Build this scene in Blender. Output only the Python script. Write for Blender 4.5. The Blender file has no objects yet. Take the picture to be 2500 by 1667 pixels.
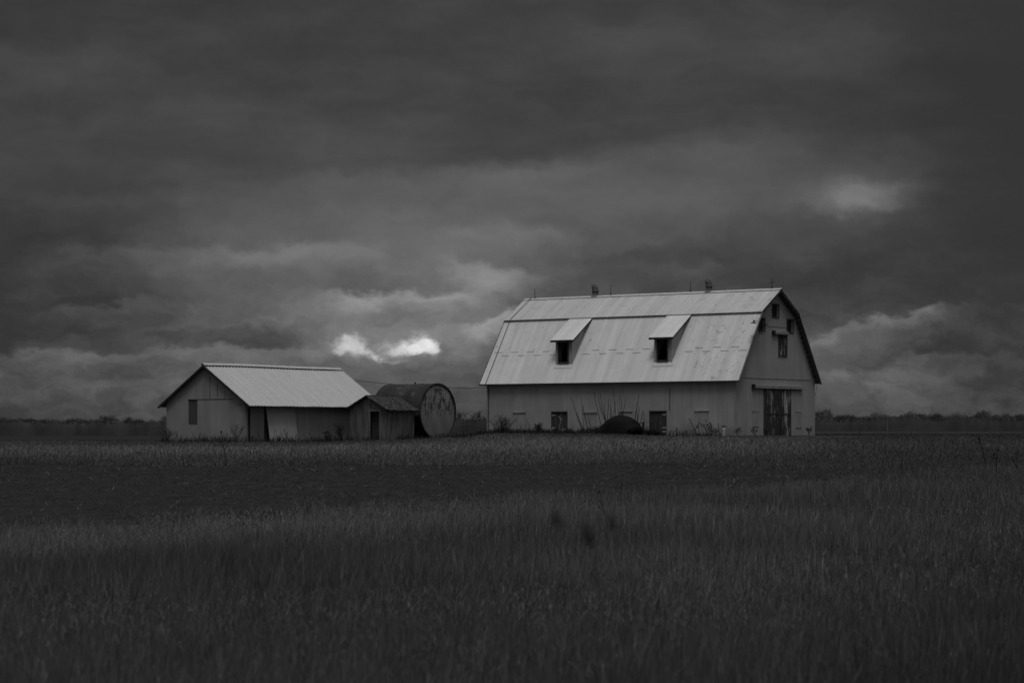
import bpy, math, random
import numpy as np
from mathutils import Vector, Matrix
from mathutils.geometry import tessellate_polygon
random.seed(7); RNG = np.random.default_rng(11)
S = bpy.context.scene
COL = S.collection
R = math.radians
EYE = 1.65
F = 5903.0 / 2500.0            # focal length in frame widths (85 mm on 36 mm)

# ------------------------------------------------------------------ camera
cd = bpy.data.cameras.new('camera'); cam = bpy.data.objects.new('camera', cd); COL.objects.link(cam)
cam.location = (0, 0, EYE); cam.rotation_euler = (R(90), 0, 0)
cd.sensor_width = 36; cd.lens = 85
cd.shift_y = (1059 - 833.5) / 2500.0
cd.clip_start = 0.5; cd.clip_end = 20000
cd.dof.use_dof = True; cd.dof.focus_distance = 75; cd.dof.aperture_fstop = 3.6
S.camera = cam
S.render.resolution_x = 1024; S.render.resolution_y = 682
S.view_settings.view_transform = 'Standard'
S.view_settings.look = 'None'
S.view_settings.exposure = 0.0; S.view_settings.gamma = 1.0; S.view_settings.use_curve_mapping = False
S.cycles.max_bounces = 5; S.cycles.diffuse_bounces = 3; S.cycles.glossy_bounces = 2
S.cycles.transparent_max_bounces = 4

# ------------------------------------------------------------------ node helper
class NT:
    def __init__(s, tree): s.t = tree; s.n = tree.nodes; s.l = tree.links
    def node(s, ty, **kw):
        n = s.n.new(ty)
        for k, v in kw.items(): setattr(n, k, v)
        return n
    def put(s, sock, v):
        if isinstance(v, bpy.types.NodeSocket): s.l.new(v, sock)
        elif v is not None: sock.default_value = v
    def m(s, op, a, b=None, c=None, clamp=False):
        n = s.node('ShaderNodeMath', operation=op, use_clamp=clamp)
        s.put(n.inputs[0], a)
        if b is not None: s.put(n.inputs[1], b)
        if c is not None: s.put(n.inputs[2], c)
        return n.outputs[0]
    def v(s, op, a, b=None):
        n = s.node('ShaderNodeVectorMath', operation=op)
        s.put(n.inputs[0], a)
        if b is not None: s.put(n.inputs[1], b)
        return n.outputs['Value'] if op in ('DOT_PRODUCT', 'LENGTH', 'DISTANCE') else n.outputs[0]
    def sep(s, a):
        n = s.node('ShaderNodeSeparateXYZ'); s.put(n.inputs[0], a); return n.outputs
    def comb(s, x, y, z=0.0):
        n = s.node('ShaderNodeCombineXYZ'); s.put(n.inputs[0], x); s.put(n.inputs[1], y); s.put(n.inputs[2], z); return n.outputs[0]
    def noise(s, vec, scale, detail=4, rough=.55, dist=0):
        n = s.node('ShaderNodeTexNoise'); s.put(n.inputs['Vector'], vec)
        n.inputs['Scale'].default_value = scale; n.inputs['Detail'].default_value = detail
        n.inputs['Roughness'].default_value = rough; n.inputs['Distortion'].default_value = dist
        return n.outputs['Fac']
    def white(s, w):
        n = s.node('ShaderNodeTexWhiteNoise', noise_dimensions='1D'); s.put(n.inputs['W'], w); return n.outputs['Value']
    def rng(s, v, a, b, c=0., d=1., smooth=True):
        n = s.node('ShaderNodeMapRange', interpolation_type='SMOOTHSTEP' if smooth else 'LINEAR')
        s.put(n.inputs[0], v)
        for i, q in enumerate((a, b, c, d)): s.put(n.inputs[i + 1], q)
        return n.outputs[0]

# ------------------------------------------------------------------ world: heavy broken overcast
W = bpy.data.worlds.new('World'); S.world = W; W.use_nodes = True
SUN_EL, SUN_AZ = 70, 180       # sun high behind the camera, behind cloud
def build_world():
    t = NT(W.node_tree); t.n.clear()
    tc = t.node('ShaderNodeTexCoord').outputs['Generated']
    x, y, z = t.sep(tc)[:3]
    az = t.m('ARCTAN2', x, y)
    el = t.m('ARCSINE', t.m('MINIMUM', t.m('MAXIMUM', z, -1.), 1.))
    # broad warp
    P0 = t.comb(az, el)
    def nz(sx, sy, off, detail, rough=.55, scale=1.0):
        return t.noise(t.v('ADD', t.v('MULTIPLY', P0, (sx, sy, 1)), (off, off * 1.7, off * .3)), scale, detail, rough)
    w1 = t.m('SUBTRACT', nz(24, 44, 3.1, 8, .56), .5)
    w2 = t.m('SUBTRACT', nz(24, 44, 9.7, 8, .56), .5)
    w3 = t.m('SUBTRACT', nz(85, 120, 5.1, 8, .60), .5)
    w4 = t.m('SUBTRACT', nz(85, 120, 2.7, 8, .60), .5)
    fine = t.rng(el, .03, .15, 1., .35)
    P = t.comb(t.m('MULTIPLY_ADD', t.m('MULTIPLY', w3, fine), .022, t.m('MULTIPLY_ADD', w1, .040, az)), t.m('MULTIPLY_ADD', t.m('MULTIPLY', w4, fine), .015, t.m('MULTIPLY_ADD', w2, .0135, el)))
    def pn(sx, sy, off, detail, rough, base=None):
        return t.m('SUBTRACT', t.noise(t.v('ADD', t.v('MULTIPLY', base or P, (sx, sy, 1)), (off, off * 1.7, off * .3)), 1.0, detail, rough), .5)
    def ang(u, v): return math.atan((u - 1250) / 5903), math.atan((1059 - v) / 5903)
    def blob(u, v, su, sv, amp, acc, base=None):
        a0, e0 = ang(u, v)
        d = t.v('MULTIPLY', t.v('SUBTRACT', base or P, (a0, e0, 0)), (5903 / su, 5903 / sv, 0))
        return t.m('MULTIPLY_ADD', t.m('POWER', .3679, t.v('DOT_PRODUCT', d, d)), amp, 0. if acc is None else acc)
    px_, py_ = t.sep(P)[:2]
    def bank(u0, v0, u1, v1, up, dn, A, D, acc, soft=None):
        """the foot of a grey bank over the lit crown of the next one: tone D fading up, tone A fading down"""
        soft = soft or (12 + .055 * max(0, 760 - (v0 + v1) / 2))
        a0, e0 = ang(u0, v0); a1, e1 = ang(u1, v1); am, w = (a0 + a1) / 2, abs(a1 - a0) / 2
        k = (e1 - e0) / (a1 - a0)
        line = t.m('MULTIPLY_ADD', t.m('SUBTRACT', px_, am), k, (e0 + e1) / 2)
        d = t.m('MULTIPLY', t.m('SUBTRACT', line, py_), 5903.)           # positive below the edge
        win = t.m('DIVIDE', t.m('SUBTRACT', px_, am), w * 1.05); w2 = t.m('MULTIPLY', win, win)
        win = t.m('POWER', .3679, t.m('MULTIPLY', w2, w2))
        st = t.rng(d, -soft, soft)
        lo = t.m('MULTIPLY', st, t.m('MULTIPLY', t.m('POWER', .3679, t.m('MAXIMUM', t.m('DIVIDE', d, dn), 0.)), A))
        hi = t.m('MULTIPLY', t.m('SUBTRACT', 1., st), t.m('MULTIPLY', t.m('POWER', .3679, t.m('MAXIMUM', t.m('DIVIDE', d, -up), 0.)), D))
        return t.m('MULTIPLY_ADD', t.m('ADD', lo, hi), win, acc)
    # broad tones (u, v, half-width, half-height, change), measured along the horizon and up it
    acc = None
    for b in [(900, 690, 460, 190, .125), (1130, 700, 180, 130, .07), (960, 835, 180, 62, .10), (1100, 480, 620, 110, .035), (1700, 500, 460, 130, .04), (2150, 880, 260, 90, .055), (2480, 620, 220, 420, -.055), (2150, 920, 330, 90, .03), (300, 900, 420, 110, .02),
              (2420, 200, 330, 280, -.05), (40, 700, 170, 260, -.03), (30, 40, 300, 160, -.03), (640, 890, 330, 60, .035), (1000, 960, 260, 70, .02), (2105, 478, 115, 50, .125), (2085, 498, 60, 24, .04), (2110, 455, 40, 16, .03),
              (1950, 505, 90, 20, .03), (740, 857, 50, 22, .09), (700, 868, 90, 16, .04), (350, 970, 70, 8, .03), (612, 806, 110, 34, -.022), (1020, 785, 110, 26, -.06), (2290, 850, 80, 22, -.045), (250, 205, 260, 40, .008),
              (1200, 800, 55, 34, .10), (1190, 700, 90, 40, .06), (916, 732, 70, 16, .05), (2246, 772, 26, 18, .06), (2006, 834, 30, 20, .05), (2148, 806, 30, 14, .04), (1590, 600, 120, 18, .02), (540, 620, 200, 60, .02)]:
        acc = blob(*b, acc)
    for b in [(-80, 612, 620, 606, 90, 60, .040, -.015), (520, 616, 900, 596, 80, 55, .075, -.015), (90, 762, 350, 738, 70, 26, .060, -.030), (330, 800, 720, 762, 30, 18, .050, .0), (380, 850, 660, 846, 50, 30, .080, -.032),
              (-60, 864, 380, 862, 60, 34, .065, -.040), (800, 722, 1120, 716, 70, 42, .115, -.045), (1060, 632, 1300, 664, 60, 40, .090, -.025), (1130, 800, 1290, 760, 60, 40, .090, -.04),
              (1150, 412, 1960, 312, 110, 100, .040, -.018), (620, 452, 1400, 400, 90, 80, .040, -.015), (-60, 146, 260, 150, 80, 60, .030, -.012), (1020, 552, 1420, 566, 60, 50, .045, -.02),
              (1960, 834, 2290, 756, 70, 46, .095, -.045), (2230, 872, 2420, 862, 40, 20, .050, -.02), (1950, 894, 2350, 896, 50, 40, .045, -.03), (1980, 530, 2240, 522, 10, 30, -.018, .0), (1380, 652, 1760, 640, 60, 30, .030, -.02),
              (-50, 470, 700, 500, 60, 50, .022, -.018), (300, 260, 760, 228, 60, 60, .020, -.014), (-40, 935, 500, 930, 30, 20, .022, -.012), (1000, 905, 1200, 900, 40, 30, .03, -.015)]:
        acc = bank(*b, acc)
    low = t.rng(el, .015, .10, 1., .22)
    tex = t.m('ADD', t.m('MULTIPLY', pn(7, 32, 21.3, 7, .55), .115), t.m('MULTIPLY', pn(18, 75, 11.3, 7, .55), .055))
    tex = t.m('ADD', tex, t.m('MULTIPLY', pn(34, 70, 5.3, 8, .58), t.m('MULTIPLY', low, .34)))
    g = t.m('ADD', t.m('ADD', t.m('MULTIPLY', acc, 1.12), tex), .262)
    # crisp bright cumulus in the gap
    Pc = t.comb(t.m('MULTIPLY_ADD', pn(150, 180, .0, 9, .66, P0), .0105, az), t.m('MULTIPLY_ADD', pn(150, 180, 7., 9, .66, P0), .0085, el))
    c = None
    for b in [(853, 838, 40, 27, 1.2), (828, 852, 28, 13, .6), (888, 862, 24, 15, .85), (924, 873, 13, 10, .9), (962, 886, 40, 7, .55), (915, 850, 60, 34, .22), (780, 835, 22, 10, .25), (1030, 843, 38, 21, 1.15), (985, 860, 48, 14, 1.0), (1005, 850, 30, 16, .4), (1060, 850, 20, 20, .75), (1030, 815, 40, 12, .30), (955, 842, 30, 12, .28), (848, 822, 14, 10, .4)]:
        c = blob(*b, c, Pc)
    c = t.m('MULTIPLY_ADD', pn(240, 300, 2.2, 9, .72, P0), 1.05, c)
    cm = t.rng(c, .18, 1.40)
    body = t.m('MULTIPLY_ADD', pn(110, 150, 14.2, 7, .6, P0), .35, .40)
    hi = blob(1035, 843, 50, 26, .12, None, Pc)
    g = t.m('ADD', g, t.m('MULTIPLY', cm, t.m('ADD', hi, t.m('MULTIPLY', body, .82))))
    # the cloud deck thins overhead, out of the picture
    lin = t.m('POWER', t.m('ADD', t.m('MULTIPLY', t.m('SUBTRACT', t.m('SQRT', t.m('ADD', t.m('POWER', t.m('SUBTRACT', g, .215), 2.), .0009)), 0.), .5), t.m('MULTIPLY', t.m('ADD', g, .215), .5)), 2.2)
    up = t.rng(el, .30, 1.35)
    behind = t.m('MULTIPLY', t.rng(y, .3, -.6), t.rng(el, .0, .35))
    lin = t.m('ADD', lin, t.m('ADD', t.m('MULTIPLY', up, .50), t.m('MULTIPLY', behind, .05)))
    # clear-sky light filtering through the deck
    sky = t.node('ShaderNodeTexSky', sky_type='NISHITA'); sky.sun_disc = False
    sky.sun_elevation = R(SUN_EL); sky.sun_rotation = R(SUN_AZ)
    bw = t.node('ShaderNodeRGBToBW'); t.l.new(sky.outputs[0], bw.inputs[0])
    tot = t.m('ADD', t.m('MULTIPLY', lin, 10.), t.m('MULTIPLY', bw.outputs[0], t.m('MULTIPLY', up, .10)))
    bg = t.node('ShaderNodeBackground'); t.put(bg.inputs[0], tot); bg.inputs[1].default_value = .1
    o = t.node('ShaderNodeOutputWorld'); t.l.new(bg.outputs[0], o.inputs[0])
build_world()
try: W.cycles.sampling_method = 'MANUAL'; W.cycles.sample_map_resolution = 1024
except Exception: pass

sd = bpy.data.lights.new('sun', 'SUN'); sd.energy = 1.12; sd.angle = R(20); sd.color = (1, 1, 1)
so = bpy.data.objects.new('sun', sd); COL.objects.link(so)
_a, _e = R(SUN_AZ), R(SUN_EL)
_d = Vector((math.sin(_a) * math.cos(_e), math.cos(_a) * math.cos(_e), math.sin(_e)))
so.rotation_euler = _d.to_track_quat('Z', 'Y').to_euler()

# ------------------------------------------------------------------ materials (black-and-white world: every colour is a grey)
def mat(name, fn, rough=.85, spec=.25, bump=None, metallic=0.):
    m = bpy.data.materials.new(name); m.use_nodes = True
    t = NT(m.node_tree); b = t.n['Principled BSDF']
    b.inputs['Roughness'].default_value = rough; b.inputs['Specular IOR Level'].default_value = spec
    b.inputs['Metallic'].default_value = metallic
    co = t.node('ShaderNodeTexCoord').outputs['Object']
    r = fn(t, co)
    h = None
    if isinstance(r, tuple): r, h = r
    t.put(b.inputs['Base Color'], r)
    if h is not None:
        bn = t.node('ShaderNodeBump'); bn.inputs['Strength'].default_value = bump[0]; bn.inputs['Distance'].default_value = bump[1]
        t.l.new(h, bn.inputs['Height']); t.l.new(bn.outputs[0], b.inputs['Normal'])
    return m
def plain(name, lo, hi, sc=(1, 1, 1), scale=3., rough=.85, spec=.2, detail=5):
    return mat(name, lambda t, co: t.rng(t.noise(t.v('MULTIPLY', co, sc), scale, detail, .6), .3, .7, lo, hi), rough, spec)

def f_barn_roof(t, co):
    x, y, z = t.sep(co)[:3]
    st = t.noise(t.v('MULTIPLY', co, (.16, 2.3, .16)), 1.0, 6, .62)
    st2 = t.noise(t.v('MULTIPLY', co, (.35, 7.0, .35)), 1.0, 4, .6)
    sheet = t.white(t.m('FLOOR', t.m('DIVIDE', y, .65)))
    v = t.m('MULTIPLY_ADD', t.m('SUBTRACT', st, .5), .34, .60)
    v = t.m('MULTIPLY_ADD', t.m('SUBTRACT', st2, .5), .16, v)
    v = t.m('MULTIPLY_ADD', t.m('SUBTRACT', sheet, .5), .05, v)
    fr = t.m('FRACT', t.m('DIVIDE', y, .65))
    seam = t.m('MULTIPLY', t.m('LESS_THAN', fr, .045), .035)
    v = t.m('SUBTRACT', v, seam)
    # rust and scuffs, thickest near the gable end
    sp = t.noise(co, 2.4, 7, .68)
    k = t.rng(y, 7., 0., .0, .055)
    sp = t.rng(t.m('ADD', sp, k), .60, .70, 0, .20)
    v = t.m('SUBTRACT', v, sp)
    sc = t.noise(t.v('MULTIPLY', co, (3, .8, 3)), 1.3, 6, .7)
    v = t.m('SUBTRACT', v, t.rng(sc, .63, .72, 0, .16))
    wv = t.m('MULTIPLY', t.m('SUBTRACT', t.noise(t.v('MULTIPLY', co, (0, .9, 0)), 1.0, 5, .6), .5), .28)
    ln = t.rng(t.m('ABSOLUTE', t.m('SUBTRACT', t.m('ADD', z, wv), 8.42)), .0, .05, .10, 0.)
    v = t.m('SUBTRACT', v, t.m('MULTIPLY', ln, t.rng(t.noise(t.v('MULTIPLY', co, (0, 1.1, 0)), .8, 4), .45, .60)))
    big = t.noise(t.v('MULTIPLY', co, (1, .5, 1)), .7, 6, .66)
    v = t.m('MULTIPLY_ADD', t.m('SUBTRACT', big, .5), .16, v)
    v = t.m('MULTIPLY', v, t.m('MULTIPLY_ADD', t.m('GREATER_THAN', z, 7.63), -.20, .97))  # upper slope painted darker to even out the overhead light
    wob = t.m('ADD', t.m('MULTIPLY', t.m('SINE', t.m('MULTIPLY', y, 6.283 / .1625)), .5), t.m('MULTIPLY', t.noise(co, 1.1, 3), 3.))
    return t.m('MAXIMUM', v, .2), wob
M = {}
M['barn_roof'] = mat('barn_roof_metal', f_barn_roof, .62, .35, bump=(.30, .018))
def f_wall(base, per, seamk, axis=1, blot=.10, lowdirt=0.0):
    def f(t, co):
        s = t.sep(co); c = s[axis]
        st = t.noise(t.v('MULTIPLY', co, (2.2, 2.2, .22)), 1.0, 6, .6)
        bl = t.noise(co, .55, 6, .62)
        v = t.m('MULTIPLY_ADD', t.m('SUBTRACT', st, .5), .10, base)
        v = t.m('MULTIPLY_ADD', t.m('SUBTRACT', bl, .5), blot, v)
        q = t.m('DIVIDE', c, per)
        v = t.m('MULTIPLY_ADD', t.m('SUBTRACT', t.white(t.m('FLOOR', q)), .5), .03, v)
        br = t.rng(t.noise(t.v('MULTIPLY', co, (1, 1, .6)), .9, 3), .42, .60)
        seam = t.m('MULTIPLY', t.m('MULTIPLY', t.m('LESS_THAN', t.m('FRACT', q), .03), seamk), br)
        v = t.m('SUBTRACT', v, seam)
        rust = t.rng(t.noise(t.v('MULTIPLY', co, (1.6, 1.6, .9)), 2.1, 7, .7), .63, .74, 0, .12)
        v = t.m('SUBTRACT', v, rust)
        if lowdirt:
            v = t.m('SUBTRACT', v, t.rng(t.m('MULTIPLY_ADD', t.noise(co, 1.8, 5), -1.1, s[2]), .25, -.55, 0, lowdirt))
        cor = t.m('SINE', t.m('MULTIPLY', c, 6.283 / .11))
        return t.m('MAXIMUM', v, .03), t.m('ADD', cor, t.m('MULTIPLY', bl, 3))
    return f
M['barn_side'] = mat('barn_side_siding', f_wall(.325, .65, .13, 1, .22, .09), .8, .2, bump=(.35, .012))
M['barn_gable'] = mat('barn_gable_siding', f_wall(.33, .65, .03, 0, .16, .03), .8, .2, bump=(.35, .012))
M['shed_gable'] = mat('shed_gable_boards', f_wall(.26, .72, .03, 1, .15, .07), .85, .15, bump=(.2, .01))
M['shed_side'] = mat('shed_side_boards', f_wall(.215, .72, .03, 0, .10, .06), .85, .15, bump=(.2, .01))
M['shed_dark'] = mat('shed_weathered_boards', f_wall(.30, .30, .025, 0, .14, .04), .9, .1, bump=(.3, .01))
M['panel'] = mat('shed_door_panel', f_wall(.37, .9, .04, 0, .12, .06), .85, .15, bump=(.2, .01))
def f_shed_roof(t, co):
    x, y, z = t.sep(co)[:3]
    st = t.noise(t.v('MULTIPLY', co, (2.4, .3, .3)), 1.0, 5, .6)
    v = t.m('MULTIPLY_ADD', t.m('SUBTRACT', st, .5), .16, .50)
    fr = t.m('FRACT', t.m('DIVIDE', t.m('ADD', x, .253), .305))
    v = t.m('SUBTRACT', v, t.m('MULTIPLY', t.m('MULTIPLY', t.m('GREATER_THAN', fr, .60), t.m('LESS_THAN', fr, .76)), .15))  # rib shadow painted as a dark line on each rib's side
    return t.m('MULTIPLY_ADD', t.m('SUBTRACT', t.noise(co, 3.1, 6, .65), .5), .12, v)
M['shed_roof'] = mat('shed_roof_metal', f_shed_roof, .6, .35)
M['dark_gap'] = plain('shadow_gap_rust', .03, .06)
M['lap'] = plain('sheet_lap_rust', .26, .36)
M['dark_wood'] = plain('dark_old_wood', .025, .06, (4, 4, .6), 3., .9)
M['soffit'] = plain('soffit_boards', .10, .16, (1, 6, 1), 2., .9)
M['frame'] = plain('tarred_frame', .04, .07, (1, 1, 1), 4., .8)
M['trim'] = plain('grey_trim', .30, .42, (1, 1, 1), 3., .7)
M['side_trim'] = plain('weathered_trim', .22, .30, (1, 1, .4), 3., .8)
M['lintel_shadow'] = plain('lintel_shadow_grey', .13, .20)
M['grey_can'] = plain('dulled_white_plastic', .30, .42, (1, 1, 1), 5., .7)
M['white'] = plain('white_enamel', .50, .68, (1, 1, 1), 6., .4, .4)
M['steel'] = plain('galvanised_steel', .14, .20, (1, 1, 1), 6., .45, .5)
M['cowl_metal'] = plain('dull_cowl_metal', .06, .10, (1, 1, 1), 6., .7)
M['black'] = plain('black_iron', .015, .03, (1, 1, 1), 6., .7)
M['cap_metal'] = plain('weathered_ridge_metal', .38, .50, (1, 1, 1), 5., .6, .3)
M['flash'] = plain('flashing_metal', .50, .64, (1, 1, 1), 5., .5, .4)
M['rail'] = plain('rail_metal', .34, .5, (1, 1, 1), 6., .5, .4)
def f_peel(t, co):
    n = t.noise(t.v('MULTIPLY', co, (7, 7, .9)), 1.0, 7, .68)
    n2 = t.noise(t.v('MULTIPLY', co, (1.4, 1.4, .7)), 1.0, 3)
    p = t.rng(t.m('ADD', n, t.m('MULTIPLY', t.m('SUBTRACT', n2, .5), .4)), .50, .66, .045, .40)
    brd = t.m('LESS_THAN', t.m('FRACT', t.m('DIVIDE', t.sep(co)[0], .18)), .08)
    return t.m('MULTIPLY', p, t.m('MULTIPLY_ADD', brd, -.6, 1.))
M['peel'] = mat('peeling_painted_boards', f_peel, .9, .1)
M['door_dark'] = mat('dark_plank_door', lambda t, co: t.m('MULTIPLY', t.rng(t.noise(t.v('MULTIPLY', co, (1, 9, .6)), 1.2, 6, .6), .35, .7, .035, .09),
                     t.m('MULTIPLY_ADD', t.m('LESS_THAN', t.m('FRACT', t.m('DIVIDE', t.sep(co)[1], .16)), .1), -.5, 1.)), .9, .1)
def f_cover(t, co):
    c = t.sep(co)
    s = t.m('LESS_THAN', t.m('FRACT', t.m('DIVIDE', t.m('ADD', c[0], c[1]), .11)), .22)
    v = t.rng(t.noise(t.v('MULTIPLY', co, (2, 2, .7)), 2., 5), .3, .7, .26, .34)
    return t.m('MULTIPLY_ADD', s, -.07, v)
M['cover'] = mat('ribbed_cover_sheet', f_cover, .75, .2)
M['shutter'] = plain('dark_slatted_shutter', .055, .085, (1, 14, .5), 2., .85)
M['stone'] = plain('rough_plaster_stone', .16, .38, (1, 1, 1), 3.2, .95)
def f_shack(t, co):
    c = t.sep(co)
    n = t.noise(t.v('MULTIPLY', co, (1.3, 1.3, .35)), 2.2, 6, .6)
    v = t.rng(n, .35, .68, .08, .15)
    w = t.rng(t.noise(t.v('MULTIPLY', co, (6.5, 6.5, .25)), 1.0, 4, .5), .60, .70, 0, .06)
    return t.m('ADD', v, w)
M['shack'] = mat('weathered_shack_boards', f_shack, .95, .05)
M['shingle'] = mat('curled_wood_shingles', lambda t, co: t.rng(t.noise(t.v('MULTIPLY', co, (3, 3, 3)), 2.4, 6, .7), .50, .72, .065, .19), .95, .05)
def f_tank_face(t, co):
    x, y, z = t.sep(co)[:3]   # local: y across, z up, centre at 0
    n = t.noise(t.v('MULTIPLY', co, (1, 3.2, 1.1)), 1.7, 9, .74)
    r = t.m('SQRT', t.m('ADD', t.m('MULTIPLY', y, y), t.m('MULTIPLY', z, z)))
    k = t.m('ADD', t.rng(z, -1.2, .35, -.13, .065), t.m('MULTIPLY', t.rng(r, 1.55, 1.80, 0, .22), t.rng(z, .0, .8)))
    k = t.m('SUBTRACT', k, t.rng(z, .7, 1.4, 0., .11))
    rust = t.rng(t.m('ADD', n, k), .535, .60)
    pale = t.rng(t.noise(t.v('MULTIPLY', co, (1, 1, .5)), 1.6, 5), .3, .7, .20, .275)
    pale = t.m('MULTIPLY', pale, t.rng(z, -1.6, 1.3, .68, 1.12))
    return t.m('ADD', t.m('MULTIPLY', pale, t.m('SUBTRACT', 1., rust)), t.m('MULTIPLY', rust, .065))
M['tank_face'] = mat('tank_face_flaking_paint', f_tank_face, .8, .2)
def f_tank(t, co):
    n = t.noise(t.v('MULTIPLY', co, (1, 1, 1.6)), 1.5, 8, .68)
    p = t.rng(n, .56, .66, 0, .085)
    return t.m('ADD', t.rng(t.noise(co, .8, 4), .3, .7, .026, .042), p)
M['tank'] = mat('tank_rusted_shell', f_tank, .85, .15)
M['twig'] = plain('dark_twig_bark', .008, .02, (1, 1, 1), 9., .95)
M['palewood'] = plain('bleached_branch', .30, .42, (1, 1, 1), 9., .9)
M['bud'] = plain('dry_seed_heads', .008, .016, (1, 1, 1), 9., .95)
M['head_soft'] = plain('brown_teasel_bristle', .035, .05, (1, 1, 1), 30., .95)
M['rubber'] = plain('black_sheet', .004, .009, (1, 1, 3), 2., .8, .1)
M['rubber_lip'] = plain('worn_black_lip', .018, .026, (1, 1, 3), 2., .8, .1)
M['fartree'] = plain('far_bare_branches', .045, .06, (.05, .05, .05), 1., .95)
M['farwood'] = mat('far_woodland', lambda t, co: t.rng(t.noise(t.v('MULTIPLY', co, (1, .3, .5)), .09, 6, .6), .3, .72, .052, .080), .95, .05)
def f_ground(t, co):
    n = t.noise(t.v('MULTIPLY', co, (1, 1, 1)), .35, 8, .65)
    n2 = t.noise(t.v('MULTIPLY', co, (1, .35, 1)), .012, 4, .5)
    return t.m('MULTIPLY', t.m('ADD', t.rng(n, .3, .7, .040, .062), t.m('MULTIPLY', t.m('SUBTRACT', n2, .5), .012)), t.rng(t.sep(co)[1], 190., 300., 1., .5))
M['ground'] = mat('thatch_and_soil', f_ground, .97, .05)
def f_field(t, co):
    n = t.noise(t.v('MULTIPLY', co, (1.6, .45, 1)), 1.2, 9, .72)
    f = t.noise(t.v('MULTIPLY', co, (4, .9, 1)), 1.0, 6, .72)
    v = t.rng(n, .34, .68, .018, .032)
    return t.m('ADD', v, t.rng(f, .58, .74, 0, .035))
M['field'] = mat('dark_tilled_soil', f_field, .97, .05)
def f_grass(lo, hi):
    def f(t, co):
        a = t.node('ShaderNodeAttribute'); a.attribute_name = 'shade'
        return t.rng(a.outputs['Fac'], 0., 1., lo, hi, False)
    return f
M['grass'] = mat('dry_grass', f_grass(.022, .40), .9, .08)

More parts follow.
